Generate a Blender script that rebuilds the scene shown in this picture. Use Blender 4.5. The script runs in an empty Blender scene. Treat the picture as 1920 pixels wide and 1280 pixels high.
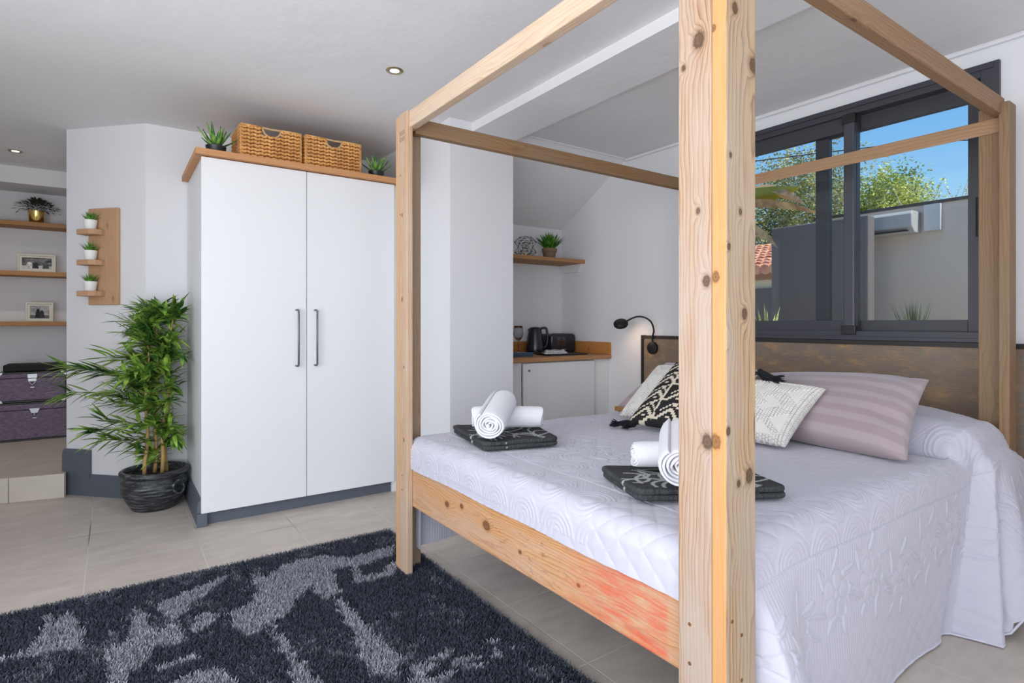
import bpy, math, random
import numpy as np
from mathutils import Vector, Matrix
R = math.radians
SC = bpy.context.scene
COL = SC.collection
random.seed(7)

# ------------------------------------------------------------------ camera
cd = bpy.data.cameras.new('camera'); cam = bpy.data.objects.new('camera', cd); COL.objects.link(cam)
cam.location = (0, 0, 1.15); cam.rotation_euler = (R(90), 0, R(-35.03))
cd.sensor_width = 36; cd.lens = 20.006; cd.shift_y = -34/1920; cd.clip_start = .05; cd.clip_end = 200
SC.camera = cam
# ------------------------------------------------------------------ world, sun, daylight, exposure
W = bpy.data.worlds.new('sky'); SC.world = W; W.use_nodes = True
nt = W.node_tree; nt.nodes.clear()
wo = nt.nodes.new('ShaderNodeOutputWorld'); bg = nt.nodes.new('ShaderNodeBackground')
tc = nt.nodes.new('ShaderNodeTexCoord'); sp = nt.nodes.new('ShaderNodeSeparateXYZ'); rp = nt.nodes.new('ShaderNodeValToRGB')
nt.links.new(tc.outputs['Generated'], sp.inputs[0]); nt.links.new(sp.outputs['Z'], rp.inputs[0])
rp.color_ramp.elements[0].position = 0.0; rp.color_ramp.elements[0].color = (.62, .80, .92, 1)
rp.color_ramp.elements[1].position = .75; rp.color_ramp.elements[1].color = (.22, .38, .66, 1)
e = rp.color_ramp.elements.new(.18); e.color = (.33, .63, .93, 1)
e = rp.color_ramp.elements.new(.36); e.color = (.10, .37, .84, 1)
nt.links.new(rp.outputs[0], bg.inputs[0]); bg.inputs[1].default_value = .95
nt.links.new(bg.outputs[0], wo.inputs[0])
sd = bpy.data.lights.new('sun', 'SUN'); sun = bpy.data.objects.new('sun', sd); COL.objects.link(sun)
sd.energy = 4.5; sd.angle = R(.6); sd.color = (1, .95, .85)
sun.rotation_euler = Vector((.06, -.62, .75)).to_track_quat('Z', 'Y').to_euler()

def area(name, loc, d, sx, sy, power, color=(1, 1, 1)):
    l = bpy.data.lights.new(name, 'AREA'); o = bpy.data.objects.new(name, l); COL.objects.link(o)
    l.shape = 'RECTANGLE'; l.size = sx; l.size_y = sy; l.energy = power; l.color = color
    o.location = loc; o.rotation_euler = Vector(d).to_track_quat('-Z', 'Y').to_euler()
    return o
area('daylight_terrace_door', (-1.46, .7, 1.25), (1, .10, .30), 3.0, 2.0, 81, (.96, .97, 1))
area('daylight_fill_camera_side', (-.42, -1.56, 1.25), (.12, 1, .24), 1.8, 2.0, 43, (.95, .96, 1))  # fill light added at an unseen opening to brighten surfaces facing it
SC.view_settings.view_transform = 'Standard'; SC.view_settings.look = 'None'
SC.view_settings.exposure = .22; SC.view_settings.gamma = 1; SC.view_settings.use_curve_mapping = False
SC.cycles.max_bounces = 8; SC.cycles.diffuse_bounces = 5; SC.cycles.transparent_max_bounces = 12
SC.cycles.use_denoising = True

# ------------------------------------------------------------------ node helpers
def lin(r, g, b):
    f = lambda c: ((c/255+.055)/1.055)**2.4 if c > 10 else c/255/12.92
    return (f(r), f(g), f(b), 1)
class N:
    def __init__(s, name):
        s.m = bpy.data.materials.new(name); s.m.use_nodes = True
        s.t = s.m.node_tree; s.b = s.t.nodes['Principled BSDF']; s.o = s.t.nodes['Material Output']
    def n(s, typ, **k):
        q = s.t.nodes.new('ShaderNode'+typ)
        for a, v in k.items(): setattr(q, a, v)
        return q
    def set(s, sock, v):
        if hasattr(v, 'links') or isinstance(v, bpy.types.NodeSocket): s.t.links.new(v, sock)
        else: sock.default_value = v
    def math(s, op, a, b=None, c=None):
        q = s.n('Math', operation=op); s.set(q.inputs[0], a)
        if b is not None: s.set(q.inputs[1], b)
        if c is not None: s.set(q.inputs[2], c)
        return q.outputs[0]
    def mix(s, f, a, b, mode='MIX'):
        q = s.n('Mix', data_type='RGBA', blend_type=mode); s.set(q.inputs[0], f); s.set(q.inputs[6], a); s.set(q.inputs[7], b)
        return q.outputs[2]
    def noise(s, vec, scale, detail=2, rough=.5, out=0, dist=0):
        q = s.n('TexNoise'); s.set(q.inputs['Vector'], vec); q.inputs['Scale'].default_value = scale
        q.inputs['Detail'].default_value = detail; q.inputs['Roughness'].default_value = rough; q.inputs['Distortion'].default_value = dist
        return q.outputs[out]
    def obj(s): return s.n('TexCoord').outputs['Object']
    def ramp(s, f, els):
        q = s.n('ValToRGB'); s.set(q.inputs[0], f); cr = q.color_ramp
        while len(cr.elements) < len(els): cr.elements.new(.5)
        for el, (p, c) in zip(cr.elements, els):
            el.position = p; el.color = c if hasattr(c, '__len__') else (c, c, c, 1)
        return q.outputs[0]
    def map(s, vec, scale=(1, 1, 1), loc=(0, 0, 0), rot=(0, 0, 0)):
        q = s.n('Mapping'); s.set(q.inputs[0], vec); q.inputs[1].default_value = loc; q.inputs[2].default_value = rot; q.inputs[3].default_value = scale
        return q.outputs[0]
    def bump(s, h, strength=.3, dist=.01, normal=None):
        q = s.n('Bump'); s.set(q.inputs['Height'], h); q.inputs['Strength'].default_value = strength; q.inputs['Distance'].default_value = dist
        if normal is not None: s.set(q.inputs['Normal'], normal)
        s.t.links.new(q.outputs[0], s.b.inputs['Normal']); return q.outputs[0]
    def col(s, c): s.set(s.b.inputs['Base Color'], c)
    def rough(s, r): s.set(s.b.inputs['Roughness'], r)

def plain(name, c, rough=.5, metal=0, bumpy=0, scale=200, var=0):
    m = N(name); m.rough(rough); m.b.inputs['Metallic'].default_value = metal
    if var:
        m.col(m.mix(m.noise(m.obj(), scale*.1, 4), tuple(x*(1-var) for x in c[:3])+(1,), tuple(min(1, x*(1+var)) for x in c[:3])+(1,)))
    else: m.col(c)
    if bumpy: m.bump(m.noise(m.obj(), scale, 3), bumpy, .004)
    return m.m

def plaster(name, c, amt=.25):
    m = N(name); v = m.obj(); m.rough(.75); m.col(c)
    h = m.math('ADD', m.noise(v, 2.2, 4, .55), m.math('MULTIPLY', m.noise(v, 45, 3), .06))
    m.bump(h, amt, .03); return m.m
wall_m = plaster('white_plaster', (.735, .735, .755, 1)); ceil_m = plaster('ceiling_plaster', (.76, .755, .765, 1), .35)

def tiles(name, base, sx=.473, sy=.483, ox=-.105, oy=1.43, rot=0):
    m = N(name); v = m.obj()
    if rot: v = m.map(v, rot=(0, 0, rot))
    s = m.n('SeparateXYZ'); m.set(s.inputs[0], v)
    def edge(c, o, p):
        f = m.math('FRACT', m.math('DIVIDE', m.math('SUBTRACT', c, o-20*p), p))
        d = m.math('MINIMUM', f, m.math('SUBTRACT', 1., f))
        return m.math('MULTIPLY', d, p), m.math('FLOOR', m.math('DIVIDE', m.math('SUBTRACT', c, o-20*p), p))
    dx, ix = edge(s.outputs[0], ox, sx); dy, iy = edge(s.outputs[1], oy, sy)
    d = m.math('MINIMUM', dx, dy)
    g = m.ramp(m.math('DIVIDE', d, .006), [(.25, 0), (.6, 1)])
    wn = m.n('TexWhiteNoise'); wn.noise_dimensions = '2D'
    cb = m.n('CombineXYZ'); m.set(cb.inputs[0], ix); m.set(cb.inputs[1], iy); m.set(wn.inputs['Vector'], cb.outputs[0])
    n1 = m.noise(m.map(v, (1, 2.4, 1)), 5, 8, .68); n2 = m.noise(v, 1.6, 3)
    c = m.mix(m.ramp(n1, [(.3, 0), (.72, 1)]), base[0], base[1])
    c = m.mix(m.math('MULTIPLY', n2, .35), c, base[2])
    c = m.mix(m.math('MULTIPLY', wn.outputs[0], .22), c, base[0])
    gn = m.noise(v, 2.2, 2)
    gc = m.mix(m.ramp(gn, [(.30, 0), (.46, 1)]), lin(118, 110, 104), lin(206, 200, 193))
    m.col(m.mix(g, gc, c)); m.rough(m.math('ADD', m.math('MULTIPLY', n1, .3), .36)); m.b.inputs['Specular IOR Level'].default_value = .3
    m.bump(m.math('ADD', g, m.math('MULTIPLY', n1, .25)), .25, .003); return m.m
floor_m = tiles('floor_tiles', (lin(178, 168, 160), lin(210, 201, 192), lin(196, 187, 178)))

def wood(name, light, dark, grey=None, axis='X', ring=.007, off=(0, .07, .05), knots=.5, greyamt=.5, line=.55, rough=.62, seed=0, stain=None, bump=.25, spots=(), gate_at=.55):
    """grain along the given local axis"""
    m = N(name); v = m.obj()
    rot = {'X': (0, 0, 0), 'Y': (0, 0, R(90)), 'Z': (0, R(90), 0)}[axis]
    ov = v; v = m.map(v, rot=rot, loc=(seed*1.37, 0, 0))
    low = m.noise(m.map(v, (1.2, 6, 6)), 1.6, 3, .5, out=1)
    vd = m.n('VectorMath', operation='MULTIPLY_ADD'); m.set(vd.inputs[0], low); vd.inputs[1].default_value = (0, .055, .055); m.set(vd.inputs[2], v)
    vo = m.n('Voronoi') if False else m.n('TexVoronoi'); m.set(vo.inputs['Vector'], m.map(v, (1.0, 2.0, 2.0), (seed, seed*.7, 0))); vo.inputs['Scale'].default_value = 4.2
    kd = vo.outputs['Distance']
    gate = m.ramp(m.n('SeparateColor').outputs[0] if False else m.math('FRACT', m.math('MULTIPLY', m.noise(vo.outputs['Position'], 40, 0), 7.)), [(gate_at, 0), (gate_at+.05, 1)])
    kn = m.math('MULTIPLY', gate, m.ramp(kd, [(.0, 1), (.09, .9), (.2, .25), (.42, 0)]))
    ks = None                                   # individually placed knots, in the plank's own coordinates
    for (sx_, sy_, sz_, sr_) in spots:
        g_ = {'X': (1/(1.35*sr_), 1/sr_, 1/sr_), 'Y': (1/sr_, 1/(1.35*sr_), 1/sr_), 'Z': (1/sr_, 1/sr_, 1/(1.35*sr_))}[axis]
        su = m.n('VectorMath', operation='SUBTRACT'); m.set(su.inputs[0], ov); su.inputs[1].default_value = (sx_, sy_, sz_)
        mu = m.n('VectorMath', operation='MULTIPLY'); m.set(mu.inputs[0], su.outputs[0]); mu.inputs[1].default_value = g_
        le = m.n('VectorMath', operation='LENGTH'); m.set(le.inputs[0], mu.outputs[0])
        d_ = m.math('MULTIPLY', le.outputs['Value'], .09); ks = d_ if ks is None else m.math('MINIMUM', ks, d_)
    if ks is not None:
        kn = m.math('MAXIMUM', kn, m.ramp(ks, [(.0, 1), (.09, .9), (.2, .25), (.42, 0)]))
    kadd = m.math('MULTIPLY', kn, .02*max(knots, .7 if spots else 0))
    va = m.n('VectorMath', operation='ADD'); m.set(va.inputs[0], vd.outputs[0])
    cb = m.n('CombineXYZ'); m.set(cb.inputs[1], kadd); m.set(cb.inputs[2], kadd); m.set(va.inputs[1], cb.outputs[0])
    vv = m.map(va.outputs[0], (.12, 1, 1), off)
    wv = m.n('TexWave', wave_type='RINGS', rings_direction='X', wave_profile='SAW'); m.set(wv.inputs['Vector'], vv)
    wv.inputs['Scale'].default_value = .314/ring/1.0; wv.inputs['Distortion'].default_value = 1.2; wv.inputs['Detail'].default_value = 2; wv.inputs['Detail Scale'].default_value = 1.2
    ln = m.ramp(wv.outputs['Fac'], [(.0, 0), (.45, .1), (.82, .55), (.93, 1), (1., .1)])
    fib = m.noise(m.map(v, (4, 220, 220)), 1.5, 3, .6)
    c = m.mix(m.math('MULTIPLY', ln, line), light, dark)
    c = m.mix(m.ramp(fib, [(.35, 0), (.75, .55)]), c, dark)
    if grey:
        gm = m.ramp(m.noise(m.map(v, (1.3, 9, 9)), 1.7, 5, .62), [(.36, 0), (.62, 1)])
        c = m.mix(m.math('MULTIPLY', gm, greyamt), c, grey)
    if knots:
        c = m.mix(m.math('MULTIPLY', m.math('MULTIPLY', gate, m.ramp(kd, [(.0, 1), (.045, .7), (.07, .95), (.095, 0)])), min(1, knots)), c, tuple(x*.35 for x in dark[:3])+(1,))
        c = m.mix(m.math('MULTIPLY', m.math('MULTIPLY', gate, m.ramp(kd, [(.1, .6), (.26, 0)])), min(1, knots)*.6), c, dark)
    if ks is not None:
        wob = m.math('ADD', ks, m.math('MULTIPLY', m.math('SUBTRACT', m.noise(ov, 130, 4, .65), .5), .09))
        c = m.mix(m.ramp(ks, [(.07, .6), (.16, 0)]), c, dark)
        c = m.mix(m.ramp(wob, [(.0, .9), (.035, .6), (.06, .8), (.075, .75), (.10, 0)]), c, tuple(x*.3 for x in dark[:3])+(1,))
    if stain: c = stain(m, c)
    m.col(c); m.rough(rough); m.b.inputs['Specular IOR Level'].default_value = .25
    m.bump(m.math('SUBTRACT', m.math('MULTIPLY', fib, .5), m.math('MULTIPLY', ln, .5)), bump, .002)
    return m.m

# ------------------------------------------------------------------ mesh helpers
class MB:
    def __init__(s): s.v = []; s.f = []
    def add(s, vs, fs):
        o = len(s.v); s.v += [tuple(p) for p in vs]; s.f += [tuple(i+o for i in f) for f in fs]; return s
    def box(s, a, b):
        x0, y0, z0 = a; x1, y1, z1 = b
        return s.add([(x0, y0, z0), (x1, y0, z0), (x1, y1, z0), (x0, y1, z0), (x0, y0, z1), (x1, y0, z1), (x1, y1, z1), (x0, y1, z1)],
                     [(0, 3, 2, 1), (4, 5, 6, 7), (0, 1, 5, 4), (1, 2, 6, 5), (2, 3, 7, 6), (3, 0, 4, 7)])
    def rbox(s, a, b, r=.005, axis=2):
        """box with rounded vertical (axis) edges"""
        x0, y0, z0 = a; x1, y1, z1 = b; k = 5; P = []
        for cx, cy, a0 in ((x1-r, y1-r, 0), (x0+r, y1-r, 90), (x0+r, y0+r, 180), (x1-r, y0+r, 270)):
            for i in range(k): t = R(a0+90*i/(k-1)); P.append((cx+r*math.cos(t), cy+r*math.sin(t)))
        return s.prism(P, z0, z1)
    def prism(s, P, z0, z1, axis='z'):
        n = len(P)
        def mk(p, z): return (p[0], p[1], z) if axis == 'z' else ((p[0], z, p[1]) if axis == 'y' else (z, p[0], p[1]))
        vs = [mk(p, z0) for p in P]+[mk(p, z1) for p in P]
        fs = [tuple(range(n-1, -1, -1)), tuple(range(n, 2*n))]+[(i, (i+1) % n, n+(i+1) % n, n+i) for i in range(n)]
        return s.add(vs, fs)
    def tube(s, pts, r, seg=8, cap=True):
        pts = [Vector(p) for p in pts]; n = len(pts); rs = r if hasattr(r, '__len__') else [r]*n
        vs = []; up = None
        for i, p in enumerate(pts):
            d = (pts[min(i+1, n-1)]-pts[max(i-1, 0)]).normalized()
            if up is None: up = Vector((0, 0, 1)) if abs(d.z) < .9 else Vector((1, 0, 0))
            a = d.cross(up).normalized(); b = a.cross(d).normalized(); up = b
            for k in range(seg):
                t = 2*math.pi*k/seg; vs.append(p+(a*math.cos(t)+b*math.sin(t))*rs[i])
        fs = [(i*seg+k, i*seg+(k+1) % seg, (i+1)*seg+(k+1) % seg, (i+1)*seg+k) for i in range(n-1) for k in range(seg)]
        if cap: fs += [tuple(range(seg-1, -1, -1)), tuple((n-1)*seg+k for k in range(seg))]
        return s.add(vs, fs)
    def lathe(s, prof, c=(0, 0, 0), seg=32, cap=False, sx=1, sy=1):
        vs = []; n = len(prof)
        for r, z in prof:
            for k in range(seg): t = 2*math.pi*k/seg; vs.append((c[0]+r*sx*math.cos(t), c[1]+r*sy*math.sin(t), c[2]+z))
        fs = [(i*seg+k, i*seg+(k+1) % seg, (i+1)*seg+(k+1) % seg, (i+1)*seg+k) for i in range(n-1) for k in range(seg)]
        if cap: fs += [tuple(range(seg-1, -1, -1)), tuple((n-1)*seg+k for k in range(seg))]
        return s.add(vs, fs)
    def leaf(s, base, d, up, L, w, bend=.3, fold=.25, seg=5, shape=0):
        d = Vector(d).normalized(); up = Vector(up); sd_ = d.cross(up)
        if sd_.length < 1e-3: sd_ = d.cross(Vector((1, 0.1, 0)))
        sd_.normalize(); nn = sd_.cross(d).normalized(); vs = []
        for i in range(seg+1):
            t = i/seg
            if shape == 0: ww = w*.5*(math.sin(math.pi*min(1, t**.75))**.8 if t < 1 else 0)
            else: ww = w*.5*(1-t)**.8*(1 if t > .15 else .8+t)
            c = Vector(base)+d*L*t-nn*bend*L*t*t
            vs += [c-sd_*ww+nn*fold*ww, c, c+sd_*ww+nn*fold*ww]
        fs = []
        for i in range(seg):
            a = i*3; fs += [(a, a+1, a+4, a+3), (a+1, a+2, a+5, a+4)]
        return s.add(vs, fs)
    def build(s, name, mat, parent=None, smooth=False, bevel=0, local=False, angle=None):
        me = bpy.data.meshes.new(name)
        off = Vector((0, 0, 0))
        if parent is not None and not local:
            p = parent
            while p is not None: off += p.location; p = p.parent
        me.from_pydata([tuple(Vector(v)-off) for v in s.v], [], s.f); me.update()
        return link(name, me, mat, parent, smooth, bevel, angle)
def link(name, me, mat, parent=None, smooth=False, bevel=0, angle=None):
    me.name = name
    o = bpy.data.objects.new(name, me); COL.objects.link(o)
    if mat: me.materials.append(mat)
    if parent is not None: o.parent = parent
    if smooth or angle:
        me.shade_smooth()
        if angle: me.set_sharp_from_angle(angle=R(angle))
    if bevel:
        b = o.modifiers.new('bevel', 'BEVEL'); b.width = bevel; b.segments = 2; b.limit_method = 'ANGLE'
    return o
def npmesh(name, V, F, cols=None, uv=None):
    """V (n,3), F (m,4) or (m,3) arrays; cols (n,4) per vertex"""
    me = bpy.data.meshes.new(name); V = np.asarray(V, np.float32); F = np.asarray(F, np.int32); k = F.shape[1]
    me.vertices.add(len(V)); me.vertices.foreach_set('co', V.ravel())
    me.loops.add(F.size); me.loops.foreach_set('vertex_index', F.ravel())
    me.polygons.add(len(F)); me.polygons.foreach_set('loop_start', np.arange(0, F.size, k, dtype=np.int32))
    me.update(calc_edges=True)
    if cols is not None:
        ca = me.color_attributes.new('pattern', 'FLOAT_COLOR', 'POINT'); ca.data.foreach_set('color', np.asarray(cols, np.float32).ravel())
    if uv is not None:
        ul = me.uv_layers.new(name='cloth'); ul.data.foreach_set('uv', np.asarray(uv, np.float32)[F.ravel()].ravel())
    me.validate(); return me
def attr_mat(name, rough=.9, bump=0, bscale=400, sheen=0):
    m = N(name); a = m.n('Attribute', attribute_name='pattern'); m.col(a.outputs[0]); m.rough(rough)
    m.b.inputs['Specular IOR Level'].default_value = .15
    if sheen: m.b.inputs['Sheen Weight'].default_value = sheen
    if bump: m.bump(m.noise(m.obj(), bscale, 2), bump, .002)
    return m.m

def thing(name, label, cat, loc=(0, 0, 0), group=None, rz=0):
    o = bpy.data.objects.new(name, None); COL.objects.link(o); o.empty_display_size = .05
    o.location = loc; o.rotation_euler = (0, 0, rz); o['label'] = label; o['category'] = cat
    if group: o['group'] = group
    return o
def tag(o, label, cat, group=None, kind=None):
    o['label'] = label; o['category'] = cat
    if group: o['group'] = group
    if kind: o['kind'] = kind
    return o
def struct(name, mb, mat, bevel=0, parent=None, **k):
    o = mb.build(name, mat, parent, bevel=bevel, **k)
    if parent is None: o['kind'] = 'structure'
    return o
def dup(root, loc, label, rz=None):
    r = root.copy(); COL.objects.link(r); r.location = loc; r['label'] = label
    if rz is not None: r.rotation_euler = (0, 0, rz)
    for ch in list(root.children):
        c = ch.copy(); COL.objects.link(c); c.parent = r
        for g in list(ch.children):
            d = g.copy(); COL.objects.link(d); d.parent = c
    return r
def sstep(x, a, b):
    t = np.clip((x-a)/(b-a), 0, 1); return t*t*(3-2*t)

# ------------------------------------------------------------------ shared materials
white_lac = plain('white_lacquer', (.78, .785, .8, 1), .42)
skirt_m = plain('slate_paint', lin(88, 95, 106), .5)
anth = plain('anthracite_aluminium', lin(58, 59, 66), .42)
blk = plain('black_plastic', lin(30, 30, 32), .4)
blkm = plain('black_matt_metal', lin(26, 26, 28), .5, .3)
steel = plain('brushed_steel', (.42, .42, .43, 1), .4, 1)
pewter = plain('pewter_handle', lin(120, 121, 124), .4, .8)
brass = plain('polished_brass', (.85, .6, .2, 1), .18, 1)
gl = N('window_glass')
lw = gl.n('LayerWeight'); lw.inputs[0].default_value = .25
tr = gl.n('BsdfTransparent'); tr.inputs[0].default_value = (.93, .95, .95, 1); gs = gl.n('BsdfGlossy'); gs.inputs['Roughness'].default_value = .02
mx = gl.n('MixShader'); gl.t.links.new(gl.math('MULTIPLY', lw.outputs['Fresnel'], .8), mx.inputs[0]); gl.t.links.new(tr.outputs[0], mx.inputs[1]); gl.t.links.new(gs.outputs[0], mx.inputs[2]); gl.t.links.new(mx.outputs[0], gl.o.inputs[0])
glass_m = gl.m
cg = N('clear_glass'); cg.b.inputs['Transmission Weight'].default_value = 1; cg.b.inputs['Roughness'].default_value = 0; cg.b.inputs['IOR'].default_value = 1.3
clear_m = cg.m
def leafmat(name, a, b, sc=30, tr_=.15):
    m = N(name); m.col(m.mix(m.ramp(m.noise(m.obj(), sc, 2), [(.35, 0), (.65, 1)]), a, b)); m.rough(.45)
    m.b.inputs['Specular IOR Level'].default_value = .3
    m.b.inputs['Subsurface Weight'].default_value = 0
    return m.m

# =================================================================== STRUCTURE
H = 2.46
XH = 3.35           # headboard wall
struct('floor', MB().box((-2.8, -1.8, -.12), (3.5, 6.9, 0)), floor_m)
struct('ceiling', MB().box((-2.8, -1.8, H), (3.6, 6.9, H+.2)), ceil_m)
struct('ceiling_beam', MB().box((1.92, -1.6, 2.402), (2.26, 3.19, H+.02)), ceil_m)
struct('ceiling_lowered_strip', MB().box((-2.6, 6.26, 2.32), (-.258, 6.67, H+.02)), ceil_m)
# headboard wall with the window opening
wy0, wy1, wz0, wz1 = .854, 2.35, 1.059, 2.363
m = MB(); T = .24
m.box((XH, -1.8, -.1), (XH+T, wy0, H+.1)); m.box((XH, wy1, -.1), (XH+T, 4.2, H+.1))
m.box((XH, wy0, -.1), (XH+T, wy1, wz0)); m.box((XH, wy0, wz1), (XH+T, wy1, H+.1))
struct('wall_headboard_side', m, wall_m)
struct('wall_kitchen_niche', MB().box((2.2, 3.99, -.1), (XH+.01, 4.2, H+.1)), wall_m)
struct('wall_column', MB().box((1.755, 3.19, -.1), (2.245, 4.45, H+.1)), wall_m)
struct('wall_back', MB().prism([(.174, 4.43), (2.3, 4.43), (2.3, 6.9), (-.258, 6.9), (-.258, 4.883)], -.1, H+.1), wall_m)
struct('wall_alcove', MB().box((-2.8, 6.67, -.1), (-.2, 6.9, H+.1)), wall_m)
# the two outside walls behind the camera, unseen, each opening placed for its area light
m = MB(); m.box((-1.7, -1.8, -.1), (-1.5, -.85, H+.1)); m.box((-1.7, 2.25, -.1), (-1.5, 6.9, H+.1)); m.box((-1.7, -.85, 2.3), (-1.5, 2.25, H+.1))
struct('wall_foot_side', m, wall_m)
m = MB(); m.box((-1.7, -1.8, -.1), (-1.35, -1.6, H+.1)); m.box((.55, -1.8, -.1), (3.6, -1.6, H+.1)); m.box((-1.35, -1.8, 2.3), (.55, -1.6, H+.1))
struct('wall_camera_side', m, wall_m)
# sloping soffit of the niche
struct('ceiling_slope', MB().prism([(3.19, H+.02), (3.19, H), (3.99, 1.998), (4.02, 1.998), (4.02, H+.02)], 2.245, XH+.005, 'x'), ceil_m)
# cornice bead
m = MB(); m.tube([(XH-.012, -1.6, 2.447), (XH-.012, 3.19, 2.447)], .011, 8); m.box((XH-.012, -1.6, 2.447), (XH, 3.19, 2.462))
struct('trim_1', m, wall_m)
struct('trim_2', MB().box((2.262, 3.183, 2.452), (XH-.02, 3.192, 2.461)), wall_m)
# raised floor of the alcove with tiled riser
plat = [(-.258, 4.79), (-.593, 4.86), (-2.6, 5.27), (-2.6, 6.67), (-.258, 6.67)]
struct('floor_raised', MB().prism(plat, -.02, .153), tiles('raised_floor_tiles', (lin(172, 162, 150), lin(200, 190, 178), lin(184, 174, 162)), ox=-.42, oy=5.25, rot=R(8)))
m = MB()
for a, b in (((-.262, 4.787), (-.545, 4.845)), ((-.548, 4.846), (-1.02, 4.942)), ((-1.023, 4.943), (-1.5, 5.04))):
    ax, ay = a; bx, by = b; n_ = Vector((by-ay, ax-bx)).normalized()*-.012
    if n_.y > 0: n_ = -n_
    m.prism([(ax, ay), (bx, by), (bx+n_.x, by+n_.y), (ax+n_.x, ay+n_.y)][::-1], 0, .158)
struct('trim_3', m, plain('riser_tile', lin(205, 196, 184), .5, var=.12, scale=60), bevel=.002)
# skirting boards: slab plus moulded cap
def skirt(m, a, b, h, z0=0, t=.022):
    d = (Vector(b)-Vector(a)).normalized(); n_ = Vector((-d.y, d.x))
    prof = [(0, 0), (t, 0), (t, h-.032), (t-.004, h-.028), (t-.004, h-.014), (t-.011, h-.006), (t-.013, h), (0, h)]
    vs = []
    for p in (a, b):
        for q, z in prof: vs.append((p[0]+n_.x*q, p[1]+n_.y*q, z0+z))
    k = len(prof)
    m.add(vs, [tuple(range(k)), tuple(range(2*k-1, k-1, -1))]+[(i, k+i, k+(i+1) % k, (i+1) % k) for i in range(k)])
fd = Vector((.432, -.453)).normalized()       # along the angled wall, towards the room
A0 = Vector((-.258, 4.883)); pt = lambda q: tuple(A0+fd*q)
m = MB(); skirt(m, pt(.205), pt(-.012), .305); skirt(m, pt(.626), pt(.2), .142)
struct('baseboard_angled_wall', m, skirt_m)
m = MB(); skirt(m, (.415, 4.43), (.17, 4.43), .142); struct('baseboard_back', m, skirt_m)

# window: frame, sliding leaves and panes
ww = MB(); d0, d1 = XH-.022, XH+.12
fr = .07
ww.box((d0, wy0, wz0), (d1, wy0+fr, wz1)); ww.box((d0, wy1-fr, wz0), (d1, wy1, wz1))
ww.box((d0, wy0+fr, wz1-.062), (d1, wy1-fr, wz1)); ww.box((d0, wy0+fr, wz0), (d1, wy1-fr, wz0+.05))
ww.box((d0+.02, wy0+.02, wz1-.03), (d0-.008, wy1-.02, wz1-.006)); ww.box((d0-.008, wy0+.0, wz0), (d0, wy1, wz0+.02))
win = struct('window_1', ww, anth, bevel=.002)
def leaf_frame(name, y0, y1, x0, x1, stL, stR, zb, zt, rb, rt):
    m = MB(); m.box((x0, y0, zb), (x1, y0+stR, zt)); m.box((x0, y1-stL, zb), (x1, y1, zt))
    m.box((x0, y0+stR, zb), (x1, y1-stL, zb+rb)); m.box((x0, y0+stR, zt-rt), (x1, y1-stL, zt))
    o = m.build(name, anth, win, bevel=.002)
    xm = (x0+x1)/2
    MB().box((xm-.004, y0+stR-.005, zb+rb-.005), (xm+.004, y1-stL+.005, zt-rt+.005)).build('pane', glass_m, o)
    return o
zb, zt = wz0+.05, wz1-.062
rl = leaf_frame('sliding_leaf', wy0+fr-.005, 1.722, XH+.045, XH+.085, .076, .072, zb-.004, zt+.004, .062, .085)
ll = leaf_frame('sliding_leaf', 1.473, wy1-fr+.005, XH-.002, XH+.038, .06, .061, zb-.004, zt+.004, .062, .085)
m = MB(); m.box((XH-.03, 1.475, zb+.02), (XH-.002, 1.532, zt-.01)); m.build('meeting_stile', plain('dark_stile', lin(70, 70, 79), .35), ll, bevel=.006)
m = MB(); m.box((XH-.034, 1.47, zt-.05), (XH-.002, 1.54, zt+.004)); m.box((XH-.034, 1.468, zb-.02), (XH-.002, 1.542, zb+.03)); m.build('end_cap', blk, ll, bevel=.003)
m = MB(); m.rbox((0, -.012, -.095), (.014, .012, .095), .006)
m.box((-.008, -.005, -.05), (.0, .005, .05))
o = m.build('lock_handle', blkm, rl, local=True, bevel=.002); o.location = (XH+.031, wy0+fr+.022, 1.66)

# =================================================================== WOODS
SP_A = [(-.015, y-.8225, z-1.056, r) for y, z, r in ((.81, 1.79, .015), (.812, 1.404, .0055), (.790, 1.244, .010), (.788, .886, .013), (.852, 1.741, .006))]
SP_S = [(-.056, y-.7585, z-1.054, r) for y, z, r in ((.766, 1.252, .010), (.766, .891, .013), (.772, 1.80, .007))]
SP_B = [(x-1.139, -.0185, z-1.054, r) for x, z, r in ((1.184, 1.733, .014), (1.099, 1.516, .005), (1.135, 1.397, .006), (1.093, 1.316, .006), (1.151, 1.171, .010), (1.091, .917, .007), (1.169, .808, .013), (1.115, 1.84, .010), (1.129, .797, .007))]
SP_F = [(-.016, y-1.616, z-.409, r) for y, z, r in ((2.049, .414, .013), (1.75, .414, .018), (1.541, .386, .007), (1.93, .437, .010), (1.25, .385, .006))]
SP_L = [(-.015, y-2.413, z-1.056, r) for y, z, r in ((2.421, 1.645, .006), (2.421, 1.26, .007), (2.40, .62, .006), (2.40, .95, .005))]
W_post = wood('reclaimed_post_wood', lin(188, 157, 130), lin(126, 94, 70), lin(176, 160, 148), 'Z', .0085, knots=0, greyamt=.8, line=.9, seed=1, bump=.5, spots=SP_A)
W_post_l = wood('reclaimed_far_post_wood', lin(204, 172, 140), lin(154, 114, 82), lin(188, 168, 150), 'Z', .008, knots=0, greyamt=.8, line=.85, seed=5, bump=.5, spots=SP_L)
W_post_o = wood('weathered_outer_post_wood', lin(190, 160, 126), lin(120, 92, 68), lin(172, 160, 144), 'Z', .011, off=(0, .03, .02), knots=0, greyamt=.65, line=.9, seed=4, bump=.5, spots=SP_B)
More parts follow.
